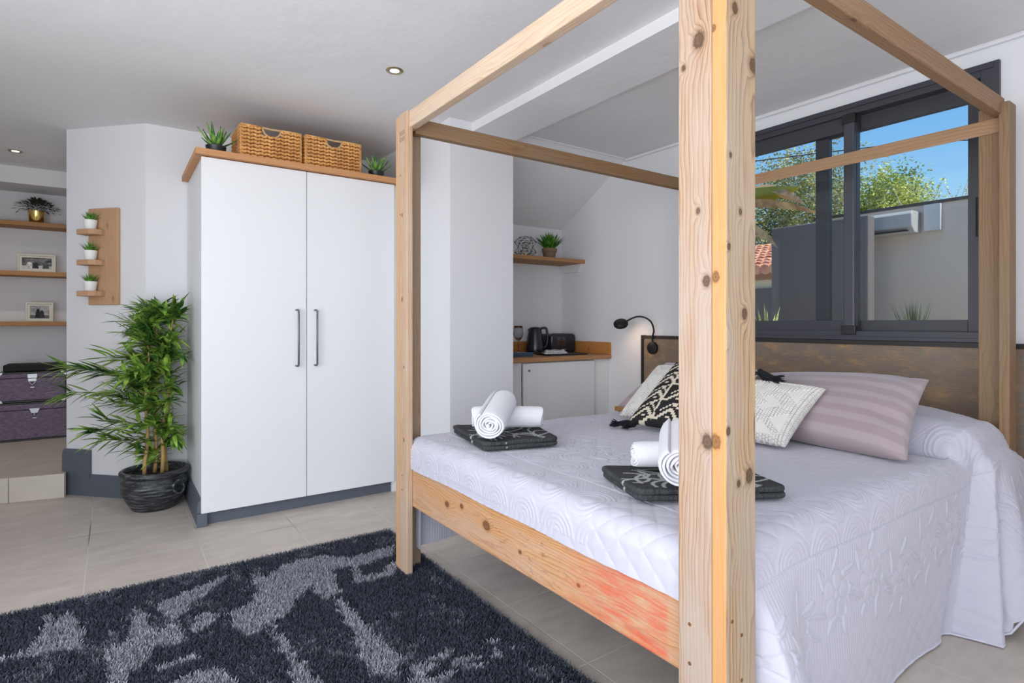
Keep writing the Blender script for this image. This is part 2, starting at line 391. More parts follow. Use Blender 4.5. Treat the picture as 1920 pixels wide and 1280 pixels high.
W_new = wood('fresh_cut_pine', lin(200, 152, 102), lin(184, 130, 80), None, 'Z', .02, knots=0, line=.35, seed=2, bump=.1, spots=SP_S)
W_edge = wood('sawn_edge_pine', lin(206, 168, 130), lin(166, 122, 86), None, 'Z', .009, knots=.4, line=.5, seed=3)
W_rearpost = wood('brown_post_wood', lin(150, 122, 92), lin(104, 76, 50), lin(136, 116, 96), 'Z', .010, knots=.9, greyamt=.6, line=.6, seed=6)
W_railL = wood('pale_rail_wood', lin(214, 190, 164), lin(170, 132, 100), lin(206, 188, 170), 'Y', .009, knots=.5, greyamt=.5, line=.6, seed=7)
W_railD = wood('brown_rail_wood', lin(160, 122, 84), lin(92, 66, 44), lin(134, 112, 90), 'X', .009, knots=.8, greyamt=.75, line=.6, seed=8)
W_railR = wood('tan_rail_wood', lin(164, 130, 98), lin(112, 82, 56), lin(146, 122, 100), 'X', .010, knots=.7, greyamt=.5, line=.55, seed=9)
W_railH = wood('rear_rail_wood', lin(178, 142, 108), lin(134, 100, 70), lin(156, 130, 108), 'Y', .010, knots=.5, greyamt=.4, line=.6, seed=10)
def redstain(m, c):
    v = m.obj(); s = m.n('SeparateXYZ'); m.set(s.inputs[0], v)
    # the old red paint lies on the near third of the board
    a = m.ramp(m.math('MULTIPLY_ADD', s.outputs[1], -1.0, 0), [(.26, 0), (.5, 1)])
    n = m.noise(m.map(v, (1, 3.2, 22)), 2.2, 6, .7)
    f = m.math('MULTIPLY', a, m.ramp(n, [(.38, 0), (.60, 1)]))
    band = m.ramp(m.math('MULTIPLY_ADD', s.outputs[1], -1.0, 0), [(.685, 1), (.70, .15)])
    c = m.mix(m.math('MULTIPLY', m.math('MULTIPLY', f, band), .72), c, lin(204, 84, 62))
    n2 = m.noise(m.map(v, (1, 5, 16)), 3.4, 6, .75)
    b = m.ramp(m.math('ABSOLUTE', m.math('ADD', s.outputs[1], .12)), [(.0, 1), (.5, 0)])
    c = m.mix(m.math('MULTIPLY', m.math('MULTIPLY', m.ramp(n2, [(.56, 0), (.64, 1)]), b), .6), c, lin(122, 82, 50))
    return c
W_foot = wood('footboard_wood', lin(210, 160, 110), lin(160, 106, 64), lin(190, 158, 134), 'Y', .0085, off=(0, .03, .03), knots=0, greyamt=.75, line=.95, seed=11, stain=redstain, bump=.5, spots=SP_F)
oak = wood('oak_edge_board', lin(204, 150, 104), lin(172, 118, 76), None, 'X', .012, knots=0, line=.4, seed=12, rough=.5)
W_shelf = wood('rustic_shelf_wood', lin(186, 138, 90), lin(130, 88, 54), lin(150, 116, 84), 'X', .010, knots=.7, greyamt=.5, line=.55, seed=13)
W_top = wood('rustic_worktop_wood', lin(190, 142, 98), lin(136, 92, 58), lin(166, 136, 108), 'X', .010, knots=.8, greyamt=.5, line=.6, seed=14)
W_splash = wood('orange_splash_wood', lin(196, 134, 74), lin(156, 98, 48), None, 'X', .012, knots=.7, line=.5, seed=15)
W_plaque = wood('planter_board_wood', lin(200, 160, 126), lin(164, 122, 88), lin(186, 150, 120), 'Z', .012, knots=.5, greyamt=.4, line=.45, seed=16)

# =================================================================== BED
BX0, BX1, BY0, BY1, PZ = 1.083, 3.112, .74, 2.493, 2.112
BC = (2.1, 1.62, 0)
bed = thing('four_poster_bed', 'four-poster canopy bed framed in reclaimed weathered timber, white coverlet hanging over it', 'bed', BC)
def plank(name, a, b, mat, parent, bev=.004):
    """mesh centred on its own origin so that the grain is local"""
    a = Vector(a); b = Vector(b); c = (a+b)/2; off = Vector((0, 0, 0)); p = parent
    while p is not None: off += p.location; p = p.parent
    o = MB().box(a-c, b-c).build(name, mat, parent, bevel=bev, local=True); o.location = c-off; return o
tp = .03
def post(x_out, x_in, y_out, y_in, z, mA, mB, nails=()):
    """front/back board spans y, side board spans x"""
    sx = 1 if x_in > x_out else -1; sy = 1 if y_in > y_out else -1
    ty = .037
    A = plank('post', (min(x_out, x_out+sx*tp), min(y_out+sy*ty, y_in), 0), (max(x_out, x_out+sx*tp), max(y_out+sy*ty, y_in), z), mA, bed)
    B = plank('side_plank', (min(x_out, x_in), min(y_out, y_out+sy*ty), 0), (max(x_out, x_in), max(y_out, y_out+sy*ty), z-.004), mB, A)
    return A, B
W_inner = wood('inner_plank_wood', lin(170, 142, 114), lin(118, 90, 66), lin(150, 132, 116), 'Z', .009, knots=.5, greyamt=.7, line=.6, seed=17)
pf = post(BX0, 1.195, BY1, 2.37, PZ, W_post_l, W_inner)
pf[1].data.materials.append(W_edge)
for p in pf[1].data.polygons:
    if p.normal.x < -.9: p.material_index = 1
A, B = post(BX0, 1.195, BY0, .868, PZ, W_post, W_post_o)
# the fresh-cut end of the outer plank faces the room
me = B.data; me.materials.append(W_new)
for p in me.polygons:
    if p.normal.x < -.9: p.material_index = 1
rr = post(3.150, 3.062, .752, .874, 2.085, W_rearpost, W_rearpost)
rl_ = post(3.150, 3.062, 2.448, 2.33, 2.09, W_rearpost, W_rearpost)
# screw holes in the posts
sh = plain('dark_screw_hole', lin(112, 74, 36), .6)
def hole(parent, p, nrm, r=.0045):
    off = Vector((0, 0, 0)); q = parent
    while q is not None: off += q.location; q = q.parent
    d = Vector(nrm)
    MB().tube([Vector(p)-d*.004, Vector(p)+d*.0006], r, 10).build('screw', sh, parent)
for y, z in ((.835, .46), (.835, .37)): hole(A, (BX0, y, z), (-1, 0, 0))
for x, z in ((1.105, .50), (1.14, .46), (1.14, .36)): hole(B, (x, BY0, z), (0, -1, 0))
for y, z in ((2.42, .455), (2.42, .39), (2.44, 1.83), (2.44, 1.65)): hole(pf[0], (BX0, y, z), (-1, 0, 0), .004)
FX = 1.113
foot = plank('footboard', (FX, .782, .318), (FX+.032, 2.45, .50), W_foot, bed, .005)
# side rails and slats carry the mattress
for y in (.80, 2.405): plank('side_rail', (1.15, y, .32), (3.06, y+.03, .49), W_railR, bed)
plank('head_rail', (3.045, .782, .30), (3.075, 2.45, .49), W_railH, bed)
m = MB()
for i in range(14): m.box((1.2+i*.134, .81, .46), (1.28+i*.134, 2.42, .478))
m.build('slats', W_railR, bed)
rz0, rz1 = 2.036, 2.108
plank('canopy_rail', (1.097, .78, rz0), (1.137, 2.453, rz1+.004), W_railL, bed)
plank('canopy_rail', (1.14, 2.400, rz0-.012), (3.055, 2.440, rz1-.012), W_railD, bed)
plank('canopy_rail', (1.14, .780, rz0-.002), (3.11, .820, rz1), W_railR, bed)
plank('canopy_rail', (3.113, .79, rz0-.066), (3.148-.032, 2.41, rz1-.075), W_railH, bed)
# burned-in stamp on the far front post
m = MB(); rnd = random.Random(3)
y0s, z0s = 2.447, 2.02
for k in range(2):
    for i in range(5):
        yy = y0s-.052+i*.0115; zz = z0s+.0-k*.028
        m.box((BX0-.0007, yy, zz-.010), (BX0+.001, yy+.0022, zz+.010))
        if (i+k) % 2 == 0: m.box((BX0-.0007, yy, zz+.007), (BX0+.001, yy+.008, zz+.0095))
        if (i+k) % 3 != 1: m.box((BX0-.0007, yy, zz-.002), (BX0+.001, yy+.007, zz+.0005))
        if i % 2: m.box((BX0-.0007, yy, zz-.010), (BX0+.001, yy+.008, zz-.0075))
m.build('burned_stamp', plain('scorched_mark', lin(150, 108, 78), .8), pf[0])

# =================================================================== COVERLET
def quilt(A, B, Wt):
    """stitched relief in cloth coordinates: A runs from foot to head, B across the bed (B > Wt hangs at the near side)"""
    S = lambda q, p: np.abs(np.sin(np.pi*q/p))**.5
    chan = .42*S(A, .0135)
    hatch = .38*np.minimum(S(A+B, .015), S(A-B, .015))
    lat = .75*np.minimum(S(A+B, .085), S(A-B, .085))*(.75+.25*np.minimum(S(A+B-.012, .085), S(A-B-.012, .085)))
    plaid = .6*np.minimum(np.minimum(S(A, .05), S(B, .05)), np.minimum(S(A+.010, .05), S(B+.010, .05)))
    h = plaid.copy()
    # blocks of plaid, ribs and lattice on the bed top
    k = (np.floor(A/.34)+np.floor((B-.1)/.34)) % 3
    h = np.where(k == 1, .5*S(B+.02*np.sin(A*18), .03), h); h = np.where(k == 2, lat*.8, h)
    def scallops(edge, sgn, h, reach, AA, BB, lo=-9, hi=9):
        d = (BB-edge)*sgn
        zone = (d > 0) & (d < reach) & (AA > lo) & (AA < hi)
        c = (np.floor(AA/.17)+.5)*.17; r = np.hypot(AA-c, d)
        out = np.where(r < .082, .65*S(r, .0165), hatch)
        c2 = (np.floor((AA+.085)/.17))*.17; r2 = np.hypot(AA-c2, d-.14)
        out = np.where((r2 < .075) & (r >= .082), .65*S(r2, .0165)*np.where(r2 < .028, 0, 1)+.8*np.sqrt(np.clip(1-(r2/.027)**2, 0, 1)), out)
        return np.where(zone, out, h)
    h = scallops(Wt+.075, -1, h, .27, A, B)
    h = scallops(.03, 1, h, .22, A, B)
    h = scallops(.34, -1, h, .34, B, A, .2, Wt-.2)
    h = scallops(-.14, 1, h, .27, B, A, .05, Wt-.40)
    h = np.where((A < .34) & (B > Wt-.42) & (B < Wt), lat, h)
    h = np.where(B > Wt+.075, chan, h); h = np.where(B > Wt+.40, lat, h)
    h = np.where(B < .03, chan, h)
    rg = np.random.RandomState(11)
    def flower(ca, cb, R_, n, th0, h):
        da, db = A-ca, B-cb; r = np.hypot(da, db); box = r < R_*1.15
        th = np.arctan2(db, da)+th0; p = np.abs(np.cos(n*th/2)); rb = R_*(.45+.55*p**.45)
        pf_ = np.sqrt(np.clip(1-(r/rb)**2, 0, 1))*np.clip(p*3.5, 0, 1)*(.6+.4*np.clip(r/(R_*.4), 0, 1))
        pf_ = np.where(r < R_*.24, .9*np.sqrt(np.clip(1-(r/(R_*.22))**2, 0, 1)), pf_)
        return np.where(box & (r < rb*1.10), pf_, h)
    def leaf_(ca, cb, L_, w_, ph, h):
        da, db = A-ca, B-cb; x = da*math.cos(ph)+db*math.sin(ph); y = -da*math.sin(ph)+db*math.cos(ph)
        y = y+.25*x*x/L_; q = (x/L_)**2; e_ = w_*np.clip(1-q, 0, 1)**.75
        ins = (q < 1) & (np.abs(y) < e_*1.2+.001)
        pf_ = np.sqrt(np.clip(1-(y/(e_+1e-6))**2, 0, 1))*np.clip(np.abs(y)/.0022, .35, 1)
        return np.where(ins, pf_, h)
    # flowering vine on the near hanging side, and one along the foot edge of the top
    for base, lo, hi, sw in ((Wt+.235, .05, 2.0, False), (.47, .25, Wt-.35, True)):
        t = lo; i = 0
        while t < hi:
            off = .045*math.sin(i*1.9); ca, cb = (t, base+off) if not sw else (base+off, t)
            for j in range(7):
                ph = j*.9+i; rr = .082+.028*rg.rand()
                h = leaf_(ca+rr*math.cos(ph), cb+rr*math.sin(ph), .036+.016*rg.rand(), .011+.005*rg.rand(), ph+.5, h)
            h = flower(ca, cb, .060+.012*rg.rand(), 5+(i % 2), i*.7, h)
            t += .215; i += 1
    return h
def build_coverlet():
    st = .0031
    a = np.arange(-.17, 1.975, st); Wt = 1.665
    b = np.concatenate([np.arange(-.50, -.06, .014), np.arange(-.06, Wt+.60, st)])
    Agr, Bgr = np.meshgrid(a, b, indexing='ij')
    X0, YL, ZT, r = 1.165, 2.445, .632, .06
    Xc = X0+np.maximum(Agr, 0)
    bt = np.clip(Bgr, 0, Wt); Yc = YL-bt
    # pillow hump under the cloth, low soft waves elsewhere
    hump = sstep(Xc, 2.645, 2.79)*(1-.5*sstep(Xc, 2.99, 3.16))
    across = np.clip(1-((Yc-1.62)/.855)**2, 0, 1)**.2
    saddle = 1-.22*np.exp(-((Yc-1.62)/.10)**2)
    ZZ = ZT+.172*hump*across*saddle+.004*np.sin(Xc*9+Yc*5)*np.sin(Yc*7)-.006
    ZZ = ZZ-.03*hump*(1-across)
    foot = np.maximum(-Agr, 0)
    P = np.zeros(Agr.shape+(3,))
    sR = np.maximum(Bgr-(Wt-r), 0); sL = np.maximum(r-Bgr, 0)
    P[..., 0] = Xc; P[..., 1] = Yc; P[..., 2] = ZZ
    # foot drop
    q = np.pi/2*r
    def drop(s):
        th = np.clip(s/r, 0, np.pi/2); d = np.maximum(s-q, 0)
        return r*np.sin(th), r*(1-np.cos(th))+d, d
    fo, fz, fdn = drop(foot)
    on_top = (Bgr > r) & (Bgr < Wt-r)
    # left (far) side
    ox, oz, dl = drop(sL)
    P[..., 1] = np.where(sL > 0, YL-r+ox+.02*dl+.012*np.sin(Xc*14)*sstep(dl, 0, .3), P[..., 1])
    P[..., 2] = np.where(sL > 0, ZZ-oz, P[..., 2])
    # right (near) side with flare and folds
    ox, oz, d = drop(sR)
    fl = .045*d*sstep(Xc, 1.3, 1.7)*0
    corner = sstep(Xc, 1.205, 1.255)*(1-sstep(Xc, 1.27, 1.48))
    fl = fl+corner*(.012+.34*d)*sstep(d, -.02, .12)
    fl = fl+sstep(Xc, 1.22, 1.4)*(.018*np.sin((Xc-1.3)*5.2)*sstep(d, .1, .5))
    Xr = 2.735-.33*d
    fl = fl+sstep(Xc, Xr-.012, Xr+.035)*(.055+.12*d)*sstep(d, -.04, .05)
    fl = fl-.045*np.exp(-((Xc-Xr-.115)/.035)**2)*sstep(d, .0, .25)*(d > 0)
    fl = fl+.03*np.exp(-((Xc-Xr-.20)/.05)**2)*sstep(d, .05, .3)
    fl = fl-.03*np.exp(-((Xc-Xr+.055)/.05)**2)*sstep(d, .05, .5)
    fl = fl*sstep(Xc, 1.19, 1.23)
    side = Bgr > Wt-r
    P[..., 1] = np.where(side, YL-(Wt-r)-ox-fl, P[..., 1])
    P[..., 2] = np.where(side, ZZ-oz*np.where(Xc > 2.7, .93, .985), P[..., 2])
    P[..., 0] = np.where(side, Xc-.10*sstep(Xc, 2.5, 2.8)*d, P[..., 0])
    # foot rows: drop on the top part, turn inwards beside the posts
    wS = sstep(np.maximum(sR, sL), 0, .09)
    P[..., 0] -= fo*(1-wS)*1.0
    P[..., 2] -= fz*(1-wS)
    P[..., 1] += np.where(side, wS*foot*.55, 0)-np.where(sL > 0, wS*foot*.3, 0)
    P[..., 0] += np.where(side, wS*(.045-foot*.10)*sstep(-Agr, -.05, 0), 0)
    # the pillow's round front edge overhangs the crease
    P[..., 0] -= .06*np.sin(np.pi*np.clip((Xc-2.65)/.15, 0, 1))*across*(across > .02)*np.clip(1-sR/.12, 0, 1)
    P[..., 2] -= .012*np.exp(-((Xc-2.64)/.02)**2)*(across > .3)*(sR == 0)
    Z = P[..., 2]
    nrm = np.cross(np.gradient(P, axis=0), np.gradient(P, axis=1)); nrm /= np.linalg.norm(nrm, axis=2, keepdims=True)+1e-9
    nrm[nrm[..., 2] < -.3] *= 1
    sgn = np.where(nrm[nrm.shape[0]//2, nrm.shape[1]//2, 2] < 0, -1, 1); nrm = nrm*sgn
    hq = quilt(Agr, Bgr, Wt)
    seam = np.exp(-(np.abs(Bgr-(Wt+.075))/.004)**2)+np.exp(-(np.abs(Agr-.12)/.003)**2)*(on_top)
    P += nrm*(.0048*hq-.005*seam)[..., None]
    n0, n1 = Agr.shape; idx = np.arange(n0*n1).reshape(n0, n1)
    F = np.stack([idx[:-1, :-1], idx[:-1, 1:], idx[1:, 1:], idx[1:, :-1]], -1).reshape(-1, 4)
    uv = np.stack([Agr, Bgr], -1).reshape(-1, 2)
    me = npmesh('coverlet', P.reshape(-1, 3), F, uv=uv)
    return me, P
cm = N('quilted_white_coverlet')
uvn = cm.n('TexCoord').outputs['UV']
cm.col(cm.mix(cm.noise(uvn, 3, 2), (.50, .492, .575, 1), (.54, .53, .615, 1))); cm.rough(.48)
cm.b.inputs['Sheen Weight'].default_value = .25; cm.b.inputs['Specular IOR Level'].default_value = .35
cm.bump(cm.noise(uvn, 260, 2), .35, .0012)
cme, CP = build_coverlet()
cov = link('coverlet', cme, cm.m, smooth=True)
tag(cov, 'white quilted coverlet with floral stitching draped over the whole bed to the floor', 'bedspread')
hemp = [tuple(p) for p in CP[54::9, -1]]
MB().tube(hemp, .0045, 6).build('hem_binding', plain('hem_binding_cotton', (.60, .60, .68, 1), .7), cov, smooth=True)
# mattress below it
MB().rbox((1.185, .835, .48), (3.04, 2.40, .608), .05).build('mattress', plain('mattress_ticking', (.7, .7, .72, 1), .8), bed, bevel=.02)

# =================================================================== CUSHIONS, TOWELS
def pad(P00, P10, P11, P01, t, power=2.4, n=60, pinch=.0, colf=None, bumpf=None, sag=0, side=1, rim=False):
    """cushion or folded cloth between four corners; P00 bottom-left, P10 bottom-right"""
    P00, P10, P11, P01 = [np.array(p, float) for p in (P00, P10, P11, P01)]
    u, v = np.meshgrid(np.linspace(0, 1, n), np.linspace(0, 1, n), indexing='ij')
    uu = u+pinch*np.sin(2*np.pi*u)*0; 
    iu = pinch*(4*v*(1-v)); iv = pinch*(4*u*(1-u))
    U = u*(1-2*iu)+iu if pinch else u; V_ = v*(1-2*iv)+iv if pinch else v
    base = (1-U)[..., None]*((1-V_)[..., None]*P00+V_[..., None]*P01)+U[..., None]*((1-V_)[..., None]*P10+V_[..., None]*P11)
    nr = np.cross(P10-P00, P01-P00); nr /= np.linalg.norm(nr)
    prof = lambda q: (1-np.abs(2*q-1)**power)**(1/max(1.0, min(power, 2.4)))
    th = t/2*prof(u)*prof(v)
    if rim:
        lu = np.linalg.norm(P10-P00); lv = np.linalg.norm(P01-P00)
        du = np.minimum(u, 1-u)*lu; dv = np.minimum(v, 1-v)*lv; rc_ = .03
        inc = (du < rc_) & (dv < rc_)
        dd_ = np.where(inc, rc_-np.hypot(rc_-du, rc_-dv), np.minimum(du, dv)); dd_ = np.maximum(dd_, 0)
        th = t/2*np.sqrt(np.clip(1-(1-np.clip(dd_/(t*.5), 0, 1))**2, 0, 1))
        # draw the corner in along the diagonal
        k_ = np.where(inc, np.clip(np.hypot(rc_-du, rc_-dv)/rc_, 1, 2), 1.)
        cu = np.where(u < .5, rc_/lu, 1-rc_/lu); cv = np.where(v < .5, rc_/lv, 1-rc_/lv)
        U = np.where(inc, cu+(U-cu)/k_, U); V_ = np.where(inc, cv+(V_-cv)/k_, V_)
        base = (1-U)[..., None]*((1-V_)[..., None]*P00+V_[..., None]*P01)+U[..., None]*((1-V_)[..., None]*P10+V_[..., None]*P11)
    top = base+nr*th[..., None]; bot = base-nr*th[..., None]
    if bumpf is not None: top += nr*(bumpf(u, v)*np.clip(th/(t*.12), 0, 1))[..., None]
    if sag: top[..., 2] -= 0
    V = np.concatenate([top.reshape(-1, 3), bot.reshape(-1, 3)])
    idx = np.arange(n*n).reshape(n, n)
    F = np.stack([idx[:-1, :-1], idx[1:, :-1], idx[1:, 1:], idx[:-1, 1:]], -1).reshape(-1, 4)
    F2 = F[:, ::-1]+n*n
    cols = None
    if colf is not None:
        c = colf(u, v); c4 = np.ones((n, n, 4)); c4[..., :3] = c; cols = np.concatenate([c4.reshape(-1, 4), (c4*.98).reshape(-1, 4)])
    me = npmesh('cloth', V, np.concatenate([F, F2]), cols)
    # weld the rim
    import bmesh
    bm = bmesh.new(); bm.from_mesh(me); bmesh.ops.remove_doubles(bm, verts=bm.verts, dist=1e-5); bm.to_mesh(me); bm.free(); me.update()
    return me
mauve = N('mauve_satin_stripe'); gco = mauve.n('Attribute', attribute_name='pattern').outputs[0]
mauve.col(gco); mauve.rough(.5); mauve.b.inputs['Sheen Weight'].default_value = .3; mauve.bump(mauve.noise(mauve.obj(), 18, 3), .3, .01)
mau = lambda u, v: np.where((np.abs(np.sin(np.pi*v*6.5)) > .72)[..., None], np.array([.40, .325, .345]), np.array([.34, .27, .288]))
def wrink(u, v): return .004*np.sin(u*30+9*v)*np.exp(-((u-.93)/.09)**2)+.003*np.sin(v*22+4*u)*np.exp(-((u-.9)/.1)**2)+.003*np.sin(u*7+v*3)
Zb = .634
o = link('pillow', pad((2.42, 1.64, Zb+.03), (2.375, .872, Zb+.012), (2.745, .93, .918), (2.80, 1.66, .888), .19, 2.2, 70, .025, mau, wrink), mauve.m, smooth=True)
tag(o, 'mauve satin-striped pillow leaning on the headboard, nearest the right bed post', 'pillow')
o = link('pillow', pad((2.43, 2.385, Zb+.03), (2.44, 1.72, Zb+.03), (2.82, 1.70, .90), (2.88, 2.40, .90), .13, 2.2, 60, .025, mau, wrink), mauve.m, smooth=True)
tag(o, 'mauve pillow on the far side of the bed beside the small nightstand, mostly hidden', 'pillow')
ivory = attr_mat('ivory_knit', .85, .25, 500)
def knit(seed):
    rng = np.random.RandomState(seed)
    def parts(u, v):
        x, y = u*.43, v*.43
        d1 = np.abs((u-.5))+np.abs(v-.5)
        band = (np.abs(d1-.42) < .09) | (np.abs(d1-.12) < .07) | (u < .07) | (u > .93) | (v < .07) | (v > .93) | (np.abs(np.abs(u-.5)-np.abs(v-.5)) < .05)
        pop = np.abs(np.sin(np.pi*x/.0125)*np.sin(np.pi*(y+.006*(np.floor(x/.0125) % 2))/.0125))
        rib = np.abs(np.sin(np.pi*x/.011))
        return band, pop, rib
    return (lambda u, v: (lambda b, p, r: np.where(b, .0065*np.sqrt(p), .0012*r))(*parts(u, v)),
            lambda u, v: (lambda b, p, r: np.where((b & (p < .12))[..., None], np.array([.36, .34, .32]), np.array([.70, .68, .64])))(*parts(u, v)))
kb, kc = knit(1)
o = link('cushion', pad((2.19, 1.70, Zb+.015), (2.235, 1.255, Zb+.012), (2.505, 1.225, .868), (2.47, 1.69, .885), .13, 2.3, 200, .03, kc, kb), ivory, smooth=True)
tag(o, 'ivory textured cushion with raised popcorn knitting leaning on the right mauve pillow', 'cushion')
o = link('cushion', pad((2.22, 2.165, Zb+.02), (2.25, 1.78, Zb+.02), (2.58, 1.80, .905), (2.575, 2.20, .905), .13, 2.3, 200, .03, kc, kb), ivory, smooth=True)
tag(o, 'ivory textured cushion behind the black patterned one, nearer the nightstand and reading lamp', 'cushion')
def aztec(u, v):
    q = 1/40.; U = np.floor(u/q)*q; V = np.floor(v/q)*q
    c = np.zeros(u.shape, bool)
    fu = (U*3.2) % 1; w = np.abs(fu-.5)
    for ph, wd in ((0, .055), (.42, .10)):
        s = (V*4+ph+w*1.15) % 1
        c |= s < wd*1.9
    dia = w+np.abs(((V*4+.2) % 1)-.5)*.8
    c |= (dia < .09) | ((dia > .30) & (dia < .40) & (fu > .5))
    c |= np.abs(((u*1.6+v*.12) % 1)-.5) < .022
    c &= ~((w > .44) & (((V*8) % 1) < .4))
    return np.where(c[..., None], np.array([.62, .55, .44]), np.array([.022, .021, .022]))
az = link('cushion', pad((2.10, 1.995, Zb+.02), (2.14, 1.53, Zb+.02), (2.44, 1.49, .925), (2.42, 1.95, .945), .12, 2.3, 190, .02, aztec), attr_mat('woven_aztec_cotton', .9, .3, 600), smooth=True)
tag(az, 'black cushion with cream zigzag weave and dark tassels, partly behind the near post', 'cushion')
tas = plain('navy_black_tassel', lin(24, 24, 32), .9, bumpy=.6, scale=900)
def tassel(p, d, L, n=60, spread=.35, r=.0016):
    m = MB(); d = Vector(d).normalized(); rg = random.Random(int(p[0]*1000))
    m.tube([Vector(p)-d*.012, Vector(p)+d*.02], [.010, .014], 8)
    for i in range(n):
        q = Vector((rg.uniform(-1, 1), rg.uniform(-1, 1), rg.uniform(-1, 1)))*spread
        e1 = Vector(p)+(d+q*.5).normalized()*L*.5; e2 = Vector(p)+(d+q).normalized()*L*rg.uniform(.8, 1.05)+Vector((0, 0, -.01))
        e1.z = max(e1.z, Zb+.006); e2.z = max(e2.z, Zb+.004)
        m.tube([Vector(p)+q*.02, e1, e2], [r*2, r*1.6, r*.8], 4)
    return m
tassel((2.10, 2.00, Zb+.022), (-.45, .35, -.12), .085, 70, .5).build('tassel', tas, az)
tassel((2.10, 1.95, Zb+.02), (-.75, .15, -.1), .07, 60, .5).build('tassel', tas, az)
tassel((2.45, 1.485, .92), (.15, -.75, -.35), .10, 90, .45).build('tassel', tas, az)
tassel((2.46, 1.50, .925), (-.05, -.6, -.65), .085, 70, .5).build('tassel', tas, az)

def swirlcol(seed, T):
    rng = random.Random(seed)
    def f(u, v):
        c = np.zeros(u.shape, bool)
        for (cx, cy, r0, a0, a1) in T:
            r = np.hypot(u-cx, (v-cy)*.8); th = np.degrees(np.arctan2(v-cy, u-cx)) % 360
            k = (th > a0) & (th < a1) if a0 < a1 else ((th > a0) | (th < a1))
            c |= (np.abs(r-r0-.03*np.sin(np.radians(th*1.5))) < .013) & k
        sp = np.random.RandomState(seed).uniform(.6, 1.5, u.shape)[..., None]
        return np.where(c[..., None], np.array([.40, .41, .41]), np.array([.050, .052, .055])*sp)
    return f
tw_m = attr_mat('charcoal_terry', .95, .7, 700)
def folded_towel(name, C, z0, T, label, layers=2, t=.017):
    root = None
    for k in range(layers):
        z = z0+t*(k+.5); s = .006*(layers-1-k)
        pts = [(p[0]+(.004 if i in (1, 2) else -.003)*k, p[1]+.004*k, z) for i, p in enumerate(C)]
        me = pad(*pts, t*1.08, 14, 120, 0, swirlcol(k, T), lambda u, v: .0022*np.sin(u*11+2)*np.sin(v*8+1), rim=True)
        if root is None: root = link(name, me, tw_m, smooth=True); tag(root, label, 'towel', 'folded dark towels on the bed')
        else: link('fold', me, tw_m, root, smooth=True)
    return root
TZ = .637
SW = [(.1, .12, .20, 0, 330), (.35, .05, .17, 20, 170), (.62, .02, .2, 10, 150), (.05, .45, .13, 270, 80), (.95, .35, .22, 110, 250), (.5, .9, .3, 200, 330), (.3, .62, .12, 0, 200), (.25, .3, .18, 20, 210), (.25, .12, .12, 30, 200), (.5, .35, .25, 60, 190), (.75, .6, .3, 180, 330), (.6, .15, .14, 0, 160), (.9, .2, .16, 60, 240), (.4, .85, .2, 190, 350), (.08, .6, .14, 250, 60)]
def place_pad(C): return C
folded_towel('folded_towel', [(1.215, 1.93), (1.535, 1.845), (1.66, 2.20), (1.31, 2.36)], TZ, SW, 'charcoal folded beach towel with grey swirls near the far left bed post', 2, .017)
folded_towel('folded_towel', [(1.235, 1.13), (1.62, .895), (1.74, 1.16), (1.345, 1.40)], TZ, SW, 'charcoal folded beach towel with grey swirls, half hidden behind the near post', 2, .017)
terry = plain('white_terry', (.80, .80, .84, 1), .95, bumpy=.6, scale=450)
def rolled_towel(p0, p1, r, label, turns=5, ph=0, sq=.94):
    """p0 near end centre, p1 far end centre"""
    p0 = Vector(p0); p1 = Vector(p1); d = (p1-p0).normalized(); a = d.cross(Vector((0, 0, 1))).normalized(); b = a.cross(d).normalized()
    th = r/turns/1.08; m = MB(); K = 26; n = int(turns*K); L = 14; vs = []; rg = random.Random(int(r*1e5)+int(p0.x*100))
    def pos(i, off, s):
        t = i/K*2*math.pi+ph; rr = r*(1-i/n)*1.0+.004*(1-i/n)*math.sin(3*t+s*2)
        rr = max(.0025, r-(r-.008)*i/n+off+.0022*math.sin(5*t/2+ph)*(i/n))
        sag_ = 1+.03*math.sin(2*t+1)
        e = .006*math.sin(2.2*i/K*2*math.pi)*(1 if s < .5 else -1)*abs(2*s-1)**6
        taper = 1-.05*abs(2*s-1)**8
        return p0.lerp(p1, s)+d*e+(a*math.cos(t)*sag_+b*math.sin(t)*sq)*rr*taper
    for i in range(n+1):
        for s in range(L+1): vs.append(pos(i, 0, s/L))
    for i in range(n+1):
        for s in range(L+1): vs.append(pos(i, -th*.86, s/L))
    o_ = (n+1)*(L+1); q = L+1; fs = []
    for i in range(n):
        for s in range(L):
            fs.append((i*q+s, i*q+s+1, (i+1)*q+s+1, (i+1)*q+s)); fs.append((o_+i*q+s, o_+(i+1)*q+s, o_+(i+1)*q+s+1, o_+i*q+s+1))
        fs.append((i*q, (i+1)*q, o_+(i+1)*q, o_+i*q)); fs.append((i*q+L, o_+i*q+L, o_+(i+1)*q+L, (i+1)*q+L))
    fs.append(tuple(range(L+1))+tuple(o_+L-k for k in range(L+1)))
    m.add(vs, fs); o = m.build('rolled_towel', terry, smooth=True, angle=50)
    s = o.modifiers.new('s', 'SUBSURF'); s.levels = 1; s.render_levels = 1
    return tag(o, label, 'towel', 'white rolled towels on the bed')
za = TZ+.036
rolled_towel((1.575, 2.01, za+.057), (1.32, 2.19, za+.057), .055, 'white rolled towel lying flat beneath its twin on the far towel stack', 5)
rolled_towel((1.238, 1.925, za+.066), (1.440, 2.120, za+.128), .069, 'white rolled towel leaning across another beside the far left post', 5.5, ph=2.2)
rolled_towel((1.62, 1.13, za+.050), (1.385, 1.29, za+.050), .048, 'white rolled towel lying flat under its twin behind the near post', 5)
rolled_towel((1.315, 1.04, za+.068), (1.53, 1.215, za+.118), .068, 'white rolled towel leaning across another, cut off by the near post', 5.5, ph=2.2)

